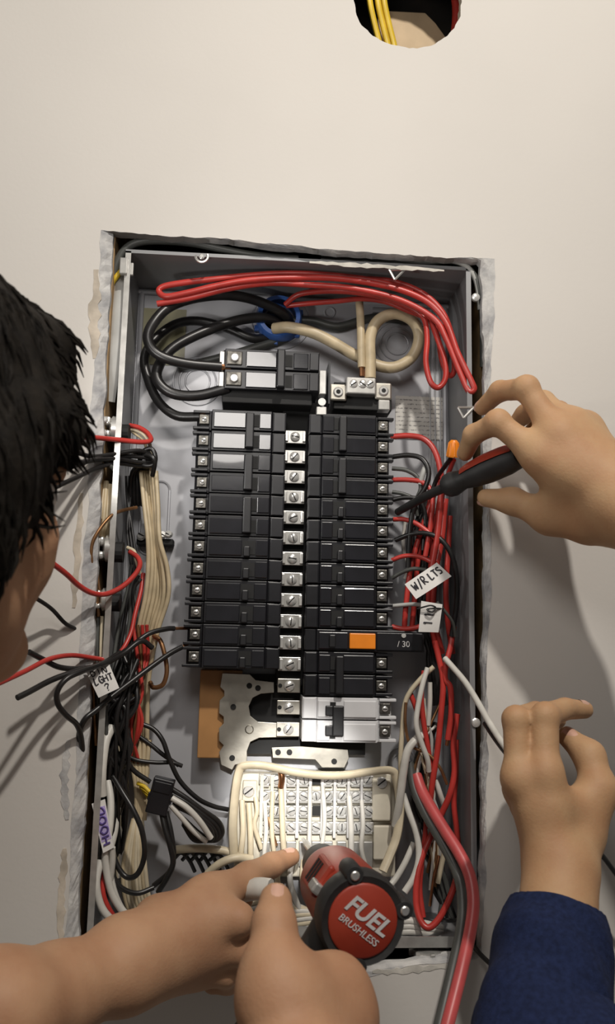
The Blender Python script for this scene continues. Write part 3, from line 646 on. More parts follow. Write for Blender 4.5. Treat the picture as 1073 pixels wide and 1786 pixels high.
for k in range(6):
    a = random.uniform(-10, 10); b = random.uniform(-10, 10)
    w('wcream' if k % 2 else 'wwhite', .0022, [(205+a, 1255, .036), (198+b, 1300, .032), (206-a, 1350, .034), (198+b, 1410, .036), (204+a, 1470, .042), (216-b, 1530, .05)], 'pale wire woven through the lower left tangle', 'pale_wire', 'wire', 'pale wires in the lower left tangle')
w('wwhite', .0046, [(196, 1268, .020), (185, 1290, .012), (179, 1325, .006), (177, 1360, .004), (178, 1388, .006)], 'short thick white cable above the purple label', 'white_cable', 'cable')
w('wwhite', .0036, [(188, 1362, .022), (193, 1395, .016), (192, 1435, .010), (186, 1475, .006), (184, 1505, .008), (194, 1555, .012), (215, 1590, .016), (236, 1606, .022)], 'white cable curving down beside the purple label', 'white_cable', 'cable')
w('wwhite', .0034, [(206, 1400, .03), (200, 1450, .022), (190, 1500, .014), (200, 1560, .016), (224, 1600, .022), (262, 1612, .03)], 'inner white cable following the curve under the label', 'white_cable', 'cable')
w('wwhite', .0036, [(176, 1500, .010), (168, 1540, .004), (176, 1580, .006), (196, 1606, .010), (220, 1622, .016)], 'outer white cable at the lower left corner of the box', 'white_cable', 'cable')
w('wred', .0026, [(182, 1520, .016), (180, 1560, .012), (196, 1595, .016), (220, 1615, .024)], 'dark red wire between the white cables in the lower left corner', None)
w('wblack', .0026, [(198, 1355, .020), (214, 1382, .012), (232, 1412, .006), (248, 1450, .004), (252, 1492, .006), (240, 1524, .010), (222, 1530, .014), (206, 1512, .016), (196, 1480, .018), (194, 1440, .022)], 'black wire hanging in a large loop over the beige wires')
w('wblack', .0025, [(206, 1380, .026), (196, 1450, .020), (194, 1510, .018), (208, 1545, .018), (238, 1558, .022), (268, 1548, .028)], 'black wire curving round the foot of the beige wires')
for k in range(8):
    d = k*5.5-19
    w('wcream' if k % 3 else 'wbeige', .0024, [(240+d*.35, 1428, .050), (236+d*.7, 1470, .044), (234+d, 1520, .042), (240+d*1.1, 1570, .046), (262+d*1.2, 1620, .055)], f'cream wire of the fan inside the black loop, {ordn[k]} from the left', None, 'wire', 'fanned cream bundle')
for k in range(5):
    w('wbeige', .0024, [(225+k*9, 1290, .052), (232+k*6, 1340, .05), (238+k*4, 1385, .048), (236+k*4, 1430, .05)], f'beige wire end left of the black connector, {ordn[k]} from the left', None, 'wire', 'beige wires by the connector')
for k in range(4):
    w('wyel', .0020, [(240+k*5, 1366+k*6, .038), (252+k*3, 1372+k*7, .034), (262+k*3, 1382+k*6, .032), (272, 1390+k*3, .032)], f'yellow wire entering the left of the black connector, {ordn[k]} from the top', None, 'wire', 'yellow wires at the connector')
# black plug connector with its leads
cn = thing('plug_connector', P(280, 1388, .032), 'black plastic plug connector among the lower left wires', 'connector')
mm = Matrix.Translation(P(280, 1388, .030)) @ Matrix.Rotation(.22, 4, 'Y')
MB().box(-.0105, .0105, -.006, .008, -.017, .017, mm).build('housing', 'black', cn, bevel=.0012)
MB().box(-.0120, .0120, -.0035, .0055, -.006, .002, mm).build('latch', 'gloss', cn, bevel=.001)
MB().box(-.0085, .0085, -.0070, -.0055, .004, .014, mm).build('latch', 'black', cn, bevel=.0005)
for k in range(4):
    lab = f'black lead looping out right of the plug connector, {ordn[k]} from the top'
    a = (300, 1376+k*9, .032)
    w('wblack', .0025, [a, (325+k*3, 1392+k*9, .032), (352+k*4, 1412+k*10, .034), (380-k*3, 1432+k*8, .038), (388-k*6, 1452+k*4, .042), (374-k*5, 1466, .044), (350-k*4, 1455+k*3, .044), (320, 1428+k*3, .042)], lab, None, 'wire', 'black leads of the connector')
w('wwhite', .0030, [(300, 1392, .028), (325, 1408, .026), (348, 1432, .028), (368, 1462, .034)], 'white lead running diagonally from the plug connector')
w('wwhite', .0026, [(298, 1405, .030), (315, 1424, .030), (338, 1450, .034), (360, 1468, .040)], 'thinner white lead below the diagonal white lead')
w('wblack', .0028, [(282, 1416, .030), (288, 1445, .026), (297, 1475, .024), (302, 1505, .026), (292, 1530, .030), (276, 1556, .036)], 'black lead hanging in an s-bend below the connector')
w('wblack', .0026, [(290, 1416, .034), (298, 1450, .030), (303, 1490, .030), (296, 1520, .034), (268, 1545, .04)], 'second black lead hanging below the connector')
w('wcream', .0040, [(306, 1482, .062), (330, 1480, .058), (360, 1480, .056), (392, 1484, .056), (420, 1494, .058), (450, 1512, .062)], 'cream cable running level below the connector leads', 'cream_cable', 'cable')
w('wcream', .0040, [(362, 1524, .05), (384, 1506, .045), (412, 1496, .045), (440, 1498, .05)], 'cream cable arching above the pointing hand', 'cream_cable', 'cable')
for k in range(5):
    w('wblack', .0020, [(302+k*16, 1500, .07), (316+k*16, 1488+random.uniform(-6, 4), .066), (330+k*15, 1500, .07), (340+k*15, 1520, .075)], f'black wire end poking up below the level cream cable, {ordn[k]} from the left', None, 'wire', 'black ends below the cream cable')
# ---- terminal bar wires
w('wcream', .0052, [(408, 1490, .055), (406, 1440, .050), (410, 1385, .048), (417, 1345, .048), (428, 1335, .047), (465, 1336, .046), (510, 1346, .046), (555, 1352, .046), (600, 1352, .046), (645, 1346, .046), (682, 1344, .047), (692, 1360, .048), (698, 1405, .048), (693, 1455, .045), (680, 1492, .040), (668, 1520, .035)],
  'cream cable framing the terminal bar over its top and both sides', 'cream_cable', 'cable', flat=.75)
for k, (u, v0, v1, m_) in enumerate([(422, 1395, 1500, 'wcream'), (434, 1400, 1505, 'wcream'), (446, 1390, 1440, 'wcream'), (462, 1400, 1500, 'wwhite'), (476, 1380, 1500, 'wcream'), (490, 1370, 1470, 'wcream'), (541, 1372, 1490, 'wwhite'), (563, 1372, 1490, 'wwhite'), (609, 1388, 1490, 'wwhite'), (631, 1396, 1480, 'wwhite')]):
    w(m_, .0030 if k in (0, 1, 5, 8) else .0024, [(u, v0, .060), (u+random.uniform(-2, 4), (v0+v1)/2, .056), (u+random.uniform(-2, 6), v1, .056), (u+10, v1+40, .06)], f'pale wire landed on the neutral bar, {ordn[k]} from the left', 'pale_wire', 'wire', 'wires on the neutral bar')
w('copper', .0032, [(490, 1345, .052), (492, 1358, .052), (490, 1372, .056)], 'short bare copper end above the neutral bar', 'copper_wire')
w('brown', .0018, [(468, 1425, .058), (474, 1448, .056), (482, 1475, .056)], 'thin copper ground wire between the left neutral wires')
# white wires at the bottom of the box behind the drill
for k in range(9):
    w('wwhite' if k % 2 else 'wcream', .0034, [(330+k*12, 1600+k*4, .07), (400+k*14, 1585+k*5, .06), (470+k*15, 1570+k*6, .055), (540+k*14, 1590+k*3, .06), (620+k*10, 1620-k*2, .065), (700+k*3, 1618, .07)], f'pale cable lying across the floor of the box, {ordn[k]} from the top', 'pale_cable', 'cable', 'cables on the box floor')
for k in range(7):
    w('wcream' if k % 2 else 'wwhite', .0030, [(470+k*20, 1500, .06), (462+k*22, 1535, .052), (470+k*24, 1575, .054), (490+k*22, 1610, .06)], f'pale wire dropping from the neutral bar to the box floor, {ordn[k]} from the left', 'pale_wire', 'wire', 'wires dropping from the neutral bar')
w('wwhite', .0095, [(408, 1558, -.02), (430, 1553, -.03), (452, 1550, -.04), (472, 1552, -.045)], 'thick white tube between the pointing finger and the thumb', 'white_tube', 'sleeve')  # plain thick white tube beside the thumb
# ---- right side: leads from the right breakers
w('wred', .0032, [(682, 762, .042), (712, 760, .036), (738, 765, .030), (757, 784, .026), (768, 820, .022), (769, 870, .020), (764, 930, .022), (752, 1000, .026)], 'red lead bending down from the top right breaker')
w('wblack', .0028, [(684, 797, .046), (712, 794, .040), (736, 800, .034), (748, 822, .030), (742, 850, .030), (724, 878, .034), (716, 920, .036), (712, 990, .04)], 'black lead curling down from the second right breaker')
w('wgrey', .0024, [(684, 817, .046), (708, 820, .042), (728, 832, .038), (734, 852, .038), (722, 880, .04)], 'dark grey lead below the curling black lead')
w('wlight', .0030, [(744, 810, .036), (738, 826, .034), (733, 845, .036)], 'short light grey wire end beside the curling black lead')
w('wred', .0028, [(684, 837, .046), (712, 837, .040), (738, 842, .034), (754, 862, .030), (752, 910, .030), (742, 970, .034)], 'red lead from the fourth pole of the right column')
w('wgrey', .0022, [(684, 858, .046), (705, 862, .044), (722, 872, .042), (728, 900, .044)], 'grey lead from the right column beside the screwdriver tip')
w('wblack', .0026, [(684, 872, .047), (705, 868, .044), (730, 872, .040), (742, 900, .040), (738, 960, .042)], 'black lead passing under the screwdriver tip')
w('wred', .0026, [(686, 906, .046), (706, 906, .040), (728, 914, .034), (752, 932, .028), (768, 948, .026)], 'red lead arching over to the dark arched wire')
w('wblack', .0027, [(690, 942, .046), (716, 932, .036), (742, 930, .028), (768, 940, .022), (788, 968, .020), (797, 1010, .022), (796, 1060, .026), (788, 1110, .03)], 'dark wire arching down along the right side plate')
w('wred', .0025, [(684, 977, .046), (704, 970, .040), (728, 970, .032), (752, 980, .026), (766, 992, .024)], 'red lead arching above the slanted paper tag')
w('wgrey', .0022, [(684, 1008, .046), (702, 998, .040), (722, 992, .032), (744, 994, .026)], 'grey lead passing behind the slanted paper tag')
w('wlight', .0022, [(684, 1057, .046), (704, 1055, .042), (722, 1054, .036), (742, 1056, .03)], 'light grey lead running level to the upright paper tag')
w('wred', .0027, [(684, 1093, .046), (704, 1097, .042), (724, 1095, .036), (744, 1090, .030), (760, 1100, .03)], 'red lead just above the orange-button breaker')
w('wgrey', .0016, [(762, 1050, .012), (776, 1066, .012), (790, 1086, .016), (794, 1110, .022)], 'thin dark wire leaving the right of the upright paper tag')
# long reds behind
for k, q in enumerate([
    [(766, 838, .040), (740, 910, .042), (718, 985, .044), (708, 1060, .046), (705, 1110, .05)],
    [(772, 842, .036), (760, 920, .038), (752, 985, .040), (748, 1060, .044), (760, 1130, .046)],
    [(778, 870, .034), (771, 940, .036), (760, 1000, .038), (756, 1070, .042), (772, 1140, .046)],
    [(752, 870, .046), (736, 930, .048), (728, 990, .05), (722, 1060, .05), (716, 1120, .054)],
    [(785, 900, .04), (782, 960, .04), (778, 1030, .042), (782, 1090, .046), (790, 1140, .05)]]):
    w('wred', .0030, q, f'red wire of the upright bundle right of the breakers, {["first", "third", "fourth", "second", "fifth"][k]} from the left', None, 'wire', 'upright red bundle')
for k in range(12):
    a, b, c = [random.uniform(-20, 20) for _ in range(3)]
    w('wblack', .0026, [(742+a*.8, 870, .056), (735+b, 940, .058), (738+c, 1010, .058), (745+a, 1080, .058), (757+b*.6, 1150, .056), (765+c*.7, 1230, .056)], 'black wire deep in the upright bundle right of the breakers', None, 'wire', 'black wires, upright bundle')
for k in range(4):
    a = random.uniform(-14, 14)
    w('wwhite', .0022, [(715+a, 905, .062), (712+a, 960, .064), (718-a, 1010, .066)], 'short pale wire glimpsed behind the black upright bundle', None, 'wire', 'pale glimpses in the upright bundle')
# lower right
w('wred', .0030, [(792, 1092, .034), (786, 1128, .032), (778, 1160, .030), (777, 1185, .030), (786, 1200, .028), (787, 1245, .028), (781, 1290, .030)], 'red wire snaking down from the tags with a pale end', None, ends=[(1, .006)])
w('wred', .0031, [(758, 1118, .036), (766, 1150, .034), (773, 1190, .032), (769, 1250, .032), (763, 1310, .034), (756, 1355, .036), (750, 1400, .04)], 'red wire running down the middle of the lower right bundle')
w('wred', .0028, [(740, 1170, .040), (735, 1210, .038), (739, 1258, .038), (746, 1300, .038), (752, 1340, .04)], 'red wire beside the white one under the orange-button breaker')
w('wred', .0028, [(716, 1210, .044), (724, 1230, .044), (730, 1250, .046), (742, 1290, .05)], 'short red wire beside the white breaker')
w('wred', .0032, [(798, 1245, .036), (791, 1295, .034), (793, 1345, .032), (785, 1385, .032), (770, 1420, .036), (755, 1452, .038), (738, 1490, .034), (728, 1530, .028), (726, 1575, .022), (734, 1606, .016), (748, 1618, .012), (766, 1602, .012), (784, 1568, .014), (797, 1530, .018), (800, 1500, .022)], 'red wire dropping into a wide loop at the bottom right')
w('wred', .0030, [(796, 1290, .040), (795, 1350, .038), (792, 1400, .038), (796, 1440, .038), (800, 1480, .042)], 'red wire hugging the right side plate')
w('wred', .0030, [(745, 1420, .046), (742, 1460, .044), (736, 1500, .040), (732, 1550, .036), (738, 1600, .03)], 'inner red wire of the bottom right loop')
w('wpink', .0058, [(726, 1352, .045), (736, 1380, .035), (754, 1412, .020), (776, 1448, .004), (800, 1486, -.012), (819, 1526, -.026), (826, 1572, -.038), (821, 1620, -.048), (808, 1680, -.060), (793, 1740, -.075), (775, 1810, -.095), (760, 1880, -.12)], 'thick faded red cable bulging out of the lower right corner', 'red_cable', 'cable')
w('wgrey', .0052, [(715, 1330, .050), (722, 1372, .042), (740, 1414, .028), (764, 1456, .012), (788, 1500, -.002), (803, 1540, -.016), (807, 1585, -.028), (803, 1630, -.038), (790, 1690, -.050), (778, 1740, -.062), (764, 1800, -.080), (750, 1870, -.10)], 'thick dark grey cable beside the faded red cable', 'grey_cable', 'cable')
for k in range(9):
    a, b = random.uniform(-16, 16), random.uniform(-14, 14)
    w(('wblack', 'wgrey', 'wgrey')[k % 3], .0024, [(748+a, 1260, .054), (738+b, 1330, .054), (732+a, 1400, .056), (745+b, 1470, .056), (765+a, 1540, .056), (780+b, 1600, .06)], 'dark wire at the back of the lower right bundle', 'dark_wire', 'wire', 'dark wires, lower right bundle')
w('wwhite', .0028, [(746, 1165, .032), (737, 1195, .030), (728, 1240, .030), (727, 1268, .030), (737, 1300, .030), (746, 1325, .032), (748, 1345, .036)], 'white wire curving beside the white breaker')
w('wwhite', .0026, [(750, 1190, .042), (750, 1225, .042), (747, 1265, .044)], 'short straight white wire in the lower right bundle')
w('wcream', .0026, [(757, 1163, .036), (738, 1180, .038), (716, 1206, .040), (706, 1230, .042), (702, 1270, .044), (699, 1330, .046), (704, 1370, .05)], 'cream wire leaning left past the white breaker')
w('brown', .0016, [(708, 1225, .038), (707, 1260, .038), (712, 1290, .04), (722, 1304, .040), (748, 1316, .036), (768, 1340, .034), (780, 1368, .036)], 'thin bare ground wire crossing the lower right bundle')
w('wwhite', .0042, [(738, 1282, .042), (724, 1292, .036), (711, 1310, .034), (704, 1345, .036), (697, 1400, .042), (690, 1440, .05)], 'white cable with a taped joint right of the terminal bar', 'white_cable', 'cable')
w('wwhite', .0034, [(703, 1385, .050), (713, 1415, .044), (727, 1455, .038), (731, 1495, .034), (722, 1530, .030), (706, 1556, .028)], 'white cable bowing right above the drill', 'white_cable', 'cable')
w('wwhite', .0032, [(722, 1470, .05), (708, 1502, .046), (692, 1530, .044), (676, 1550, .04)], 'white cable slanting down behind the drill', 'white_cable', 'cable')
w('wwhite', .0028, [(760, 1360, .044), (768, 1385, .042), (774, 1402, .044)], 'short white wire piece among the lower right reds')
w('wcream', .0026, [(774, 1445, .046), (778, 1470, .044), (770, 1510, .044), (764, 1540, .046)], 'cream wire end below the thick dark grey cable')
w('copper', .0016, [(766, 1492, .040), (762, 1512, .038), (757, 1530, .040), (750, 1580, .044)], 'bright bare copper wire above the bottom loop')
w('wlight', .0018, [(748, 1445, .042), (752, 1470, .042)], 'short shiny wire end between the two red wires')
for k in range(3): w('wwhite', .0036, [(690, 1608+k*9, .03), (715, 1606+k*9, .026), (740, 1611+k*8, .03), (770, 1618+k*6, .04)], f'white wire lying on the bottom lip right of the drill, {["uppermost", "middle", "lowest"][k]} of three', None, 'wire', 'white wires on the bottom lip')
for k in range(8):
    a, b = random.uniform(-24, 24), random.uniform(-20, 20)
    w(('wlight', 'wcream', 'brown', 'wwhite')[k % 4], .0015, [(744+a, 1210+k*8, .046), (736+b, 1290, .044), (744-a, 1370, .046), (752+b, 1440, .046), (760-a*.6, 1510+k*6, .05)], f'thin {("light grey", "cream", "bare copper", "white")[k % 4]} wire threaded through the lower right bundle', None, 'wire', 'thin wires, lower right bundle')
# out of the box to the right
w('wwhite', .0030, [(776, 1148, .024), (792, 1166, .014), (812, 1190, -.004), (832, 1222, -.024), (850, 1254, -.044), (866, 1280, -.062), (884, 1306, -.085), (905, 1330, -.105)], 'white wire leading out of the box into the lower right hand')
w('wblack', .0024, [(846, 1262, -.03), (862, 1286, -.055), (880, 1310, -.08), (900, 1332, -.10)], 'black wire meeting the lower right hand beside the white wire')
w('wblack', .0024, [(1030, 1470, -.06), (1052, 1494, -.06), (1073, 1522, -.055), (1110, 1570, -.05)], 'black wire trailing right from behind the lower wrist')
w('wblack', .0022, [(800, 1610, .02), (828, 1652, -.012), (850, 1676, -.026), (872, 1692, -.036), (905, 1708, -.045)], 'black wire hanging out under the lower right corner of the box')
for k in range(3): w('wblack', .0020, [(10, 1015, -.06), (60, 1042, -.045), (90, 1062, -.03), (115+k*4, 1088, -.02), (140+k*6, 1098, -.006), (165+k*6, 1092, .01)], 'thin dark wire crossing the torn edge left of the beige bundle', None, 'wire', 'thin wires over the left edge') if k == 0 else None

# ================================================================ paper tags and handwriting
GL = {'W': [[(0, 1), (.25, 0), (.5, .7), (.75, 0), (1, 1)]], '/': [[(.1, -.25), (.8, 1.1)]], 'R': [[(0, 0), (.1, 1), (.7, .9), (.6, .55), (.1, .5), (.9, 0)]],
      'L': [[(.1, 1), (0, 0), (.8, .05)]], 'T': [[(0, 1), (1, 1)], [(.5, 1), (.45, 0)]], 'S': [[(.9, .9), (.3, 1), (.1, .7), (.8, .4), (.7, .05), (.05, .05)]],
      'D': [[(.1, 1), (.05, 0), (.7, .15), (.85, .6), (.1, 1)]], 'I': [[(.5, 1), (.5, 0)]], 'N': [[(0, 0), (.1, 1), (.8, 0), (.9, 1)]], 'G': [[(.9, .85), (.4, 1), (.05, .5), (.4, 0), (.9, .1), (.9, .5), (.5, .5)]],
      'H': [[(0, 0), (0, 1)], [(.9, 0), (.9, 1)], [(0, .5), (.9, .5)]], '?': [[(0, .8), (.4, 1.05), (.85, .8), (.45, .45), (.4, .2)], [(.4, 0), (.4, -.06)]],
      'O': [[(.5, 1), (.05, .6), (.2, .05), (.7, 0), (.95, .5), (.5, 1)]], '1': [[(.2, .8), (.5, 1), (.5, 0)]], 'B': [[(.05, 0), (.05, 1), (.7, .9), (.6, .55), (.05, .5), (.8, .35), (.7, 0), (.05, 0)]]}
def sheet(name, corners, th, m, label, y_bow=.0):
    """corners in order lower-left, lower-right, upper-right, upper-left as seen when reading; returns root and a mapper (s, t) -> point"""
    c = [P(*q) for q in corners]; n = 6
    def at(s, t, h=0):
        p = (c[0]*(1-s)+c[1]*s)*(1-t)+(c[3]*(1-s)+c[2]*s)*t
        return p+Vector((0, -y_bow*math.sin(PI*s)-h, 0))
    V = [at(i/n, j/n, h) for h in (0, -th) for j in range(n+1) for i in range(n+1)]; k = (n+1)**2; f = []
    for j in range(n):
        for i in range(n):
            a = j*(n+1)+i; f += [(a, a+1, a+n+2, a+n+1), (k+a, k+a+n+1, k+a+n+2, k+a+1)]
    for i in range(n):
        f += [(i, k+i, k+i+1, i+1), (n*(n+1)+i, n*(n+1)+i+1, k+n*(n+1)+i+1, k+n*(n+1)+i)]
        a, b = i*(n+1), (i+1)*(n+1); f += [(a, b, k+b, k+a), (a+n, k+a+n, k+b+n, b+n)]
    root = thing(name, at(.5, .5), label, 'tag')
    MB().add(V, f).build('paper', m, root, True)
    return root, at
def write(root, at, txt, s0, s1, t0, t1, m='ink', r=.00045, slant=0.):
    mb = MB(); n = len(txt); wd = (s1-s0)/n
    for i, ch in enumerate(txt):
        for st in GL.get(ch, []):
            q = [at(s0+wd*(i+.08+.80*x), t0+(t1-t0)*(y+random.uniform(-.03, .03))+slant*(i+x), .0003) for x, y in st]
            mb.tube(catmull(q, 4), r, 5)
    mb.build('handwriting', m, root)
t, at = sheet('paper_tag', [(726, 1045, .004), (788, 1005, .004), (762, 981, .008), (706, 1019, .008)], .0004, 'tag', 'slanted white paper tag with black handwriting W/R LTS', .001)
write(t, at, 'W/R', .10, .52, .38, .80, r=.0007, slant=.01); write(t, at, 'LTS', .58, .95, .42, .80, r=.0008)
t, at = sheet('paper_tag', [(765, 1103, .006), (772, 1054, .002), (735, 1048, .006), (730, 1102, .008)], .0004, 'tag', 'upright white paper tag tied with thin wire below the slanted tag', .0008)
write(t, at, '101', .25, .66, .38, .78, r=.0007)
w('wblack', .0009, [(728, 1062, .004), (742, 1058, .0), (752, 1056, -.001), (760, 1060, -.001), (754, 1067, -.001), (745, 1063, .0), (757, 1061, .0), (774, 1062, .004)], 'thin black tie wire looped round the upright paper tag')
t, at = sheet('paper_tag', [(172, 1217, -.020), (208, 1200, -.020), (190, 1157, -.016), (148, 1167, -.016)], .0004, 'tag', 'white paper tag with handwritten note among the black wires at lower left', .001)
write(t, at, 'DIN', .12, .86, .70, .90, r=.0005); write(t, at, 'LGHT', .12, .96, .40, .64, r=.0006); write(t, at, '?', .45, .70, .10, .32, r=.0006)
t, at = sheet('cable_label', [(199, 1478, .000), (183, 1394, .002), (160, 1402, .002), (180, 1488, .000)], .0012, 'tag', 'white and purple wrapped label reading HOOD on a cable at lower left', .0005)
c0 = [at(.10, .05, .0003), at(.90, .05, .0003), at(.90, .95, .0003), at(.10, .95, .0003)]
c0 = [at(.2, .08, .0003), at(.88, .08, .0003), at(.88, .92, .0003), at(.2, .92, .0003)]
MB().add(c0+[q+Vector((0, .0003, 0)) for q in c0], [(0, 1, 2, 3), (7, 6, 5, 4), (0, 4, 5, 1), (1, 5, 6, 2), (2, 6, 7, 3), (3, 7, 4, 0)]).build('purple_stripe', 'purple', t)
write(t, lambda s, u, h=0: at(s, u, h+.0003), 'HOOD', .12, .92, .22, .80, 'pink', .0009)
w('wwhite', .0030, [(196, 1478, .004), (196, 1505, .008), (192, 1540, .014)], 'white wire emerging below the purple label')
# orange wire nut between the fingertips
wn = thing('wire_nut', P(791, 780, -.02), 'orange wire nut just above the screwdriver by the fingertips', 'wire nut')
c = P(790, 797, -.022); ax = P(792, 766, -.028)-c
MB().lathe([(.0062, 0), (.0066, .002), (.0060, .008), (.0048, .015), (.0030, .017)], c, ax, 18).build('shell', 'orange', wn, True)
for k in range(8):
    u_ = ax.normalized(); o1 = u_.orthogonal().normalized(); o2 = u_.cross(o1); a = PI/4*k; d = (o1*math.cos(a)+o2*math.sin(a))
    MB().tube([c+d*.0063+u_*.001, c+d*.0048+u_*.0145], .0008, 5).build('rib', 'orange', wn)
w('wblack', .0024, [(786, 800, -.018), (775, 815, 0), (762, 835, .02), (750, 870, .03)], 'black wire capped by the orange wire nut')
w('wred', .0024, [(792, 802, -.018), (784, 822, 0), (775, 850, .02), (768, 890, .03)], 'red wire capped by the orange wire nut')

# ================================================================ organic surfaces: smooth union of tapered capsules and ellipsoids
class Body:
    def __init__(s): s.pr = []
    def cap(s, a, b, r1, r2=None, k=.006):
        s.pr.append(('c', np.array(a, float), np.array(b, float), r1, r1 if r2 is None else r2, k)); return s
    def chain(s, pts, rs, k=.006):
        for i in range(len(pts)-1): s.cap(pts[i], pts[i+1], rs[i], rs[i+1], k)
        return s
    def ell(s, c, r, R=np.eye(3), k=.01, sub=False):
        s.pr.append(('-' if sub else 'e', np.array(c, float), np.array(R, float), np.array(r, float), None, k)); return s
    @staticmethod
    def d(p, X):
        if p[0] == 'c':
            a, b, r1, r2 = p[1:5]; ba = b-a; L = ba@ba+1e-12; t = np.clip(((X-a)@ba)/L, 0, 1)
            return np.linalg.norm(X-a-t[..., None]*ba, axis=-1)-(r1+(r2-r1)*t)
        q = (X-p[1]) @ p[2].T; r = p[3]; k0 = np.linalg.norm(q/r, axis=-1); k1 = np.linalg.norm(q/(r*r), axis=-1)+1e-9
        return k0*(k0-1)/k1
    def mesh(s, name, m, h=.0022, B=14):
        hd = B*h*.87+.035; act = {}
        for i, p in enumerate(s.pr):
            if p[0] == 'c': lo = np.minimum(p[1], p[2])-max(p[3], p[4]); hi = np.maximum(p[1], p[2])+max(p[3], p[4])
            else: lo = p[1]-p[3].max(); hi = p[1]+p[3].max()
            e = p[5]+.020; lo = np.floor((lo-e)/(B*h)).astype(int); hi = np.floor((hi+e)/(B*h)).astype(int)
            g = np.stack(np.meshgrid(*[np.arange(lo[j], hi[j]+1) for j in range(3)], indexing='ij'), -1).reshape(-1, 3)
            dd = s.d(p, (g+.5)*B*h)
            for q in g[dd < hd+p[5]]: act.setdefault(tuple(q), []).append(i)
        OFF = 1 << 19; key = lambda g: ((g[..., 0]+OFF) << 40) | ((g[..., 1]+OFF) << 20) | (g[..., 2]+OFF)
        ax = np.arange(B+1); G = np.stack(np.meshgrid(ax, ax, ax, indexing='ij'), -1)
        VK, VP, EK = [], [], [[], [], []]; ES = [[], [], []]
        for blk, ids in act.items():
            if all(s.pr[i][0] == '-' for i in ids): continue
            g = G+np.array(blk)*B; X = g*h; f = np.full(X.shape[:3], 1.0)
            for i in ids:
                p = s.pr[i]; d = s.d(p, X); k = p[5]
                if p[0] == '-':
                    hh = np.maximum(k-np.abs(f+d), 0)/k; f = np.maximum(f, -d)+hh*hh*k*.25
                else:
                    hh = np.maximum(k-np.abs(f-d), 0)/k; f = np.minimum(f, d)-hh*hh*k*.25
            ins = f < 0
            if ins.all() or not ins.any(): continue
            c = [f[i:B+i or None, j:B+j or None, l:B+l or None][:B, :B, :B] for i in (0, 1) for j in (0, 1) for l in (0, 1)]
            st = np.stack(c, -1); mn = (st < 0).any(-1) & (st >= 0).any(-1)
            idx = np.argwhere(mn); F8 = st[mn]; cor = np.array([(i, j, l) for i in (0, 1) for j in (0, 1) for l in (0, 1)], float)
            acc = np.zeros((len(idx), 3)); cnt = np.zeros(len(idx))
            for a in range(8):
                for b in range(a+1, 8):
                    if np.abs(cor[a]-cor[b]).sum() != 1: continue
                    fa, fb = F8[:, a], F8[:, b]; x = (fa < 0) != (fb < 0); t = np.where(x, fa/(fa-fb+1e-15), 0)
                    acc += x[:, None]*(cor[a]+(cor[b]-cor[a])*t[:, None]); cnt += x
            gi = idx+np.array(blk)*B; VK.append(key(gi)); VP.append((gi+acc/cnt[:, None])*h)
            for a in range(3):
                sl0 = [slice(0, B)]*3; sl1 = list(sl0); sl1[a] = slice(1, B+1)
                i0, i1 = ins[tuple(sl0)], ins[tuple(sl1)]; e = np.argwhere(i0 != i1)
                EK[a].append(e+np.array(blk)*B); ES[a].append(i0[tuple(e.T)])
        VK = np.concatenate(VK); VP = np.concatenate(VP); o = np.argsort(VK); VK, VP = VK[o], VP[o]; quads = []
        for a in range(3):
            e = np.concatenate(EK[a]); sg = np.concatenate(ES[a]); b, c = (a+1) % 3, (a+2) % 3
            vb = np.zeros(3, int); vb[b] = 1; vc = np.zeros(3, int); vc[c] = 1
            q = np.stack([key(e), key(e-vb), key(e-vb-vc), key(e-vc)], 1); ii = np.clip(np.searchsorted(VK, q), 0, len(VK)-1)
            ok = (VK[ii] == q).all(1); ii, sg = ii[ok], sg[ok]; ii[~sg] = ii[~sg][:, ::-1]; quads.append(ii)
        quads = np.concatenate(quads)
        # two relaxation passes
        E = np.concatenate([quads[:, [0, 1]], quads[:, [1, 2]], quads[:, [2, 3]], quads[:, [3, 0]]])
        for _ in range(2):
            sm = np.zeros_like(VP); ct = np.zeros(len(VP))
            for x, y in ((0, 1), (1, 0)):
                np.add.at(sm, E[:, x], VP[E[:, y]]); np.add.at(ct, E[:, x], 1)
            VP = VP*.5+.5*sm/np.maximum(ct, 1)[:, None]
        me = bpy.data.meshes.new(name); me.vertices.add(len(VP)); me.vertices.foreach_set('co', VP.ravel())
        me.loops.add(quads.size); me.loops.foreach_set('vertex_index', quads.ravel().astype(np.int32))
        me.polygons.add(len(quads)); me.polygons.foreach_set('loop_start', np.arange(0, quads.size, 4, dtype=np.int32))
        me.update(calc_edges=True); me.validate(); me.polygons.foreach_set('use_smooth', [True]*len(me.polygons)); me.materials.append(M[m])
        return me
def link(name, me, parent=None):
    o = bpy.data.objects.new(name, me); C.objects.link(o)
    if parent: attach(o, parent)
    return o
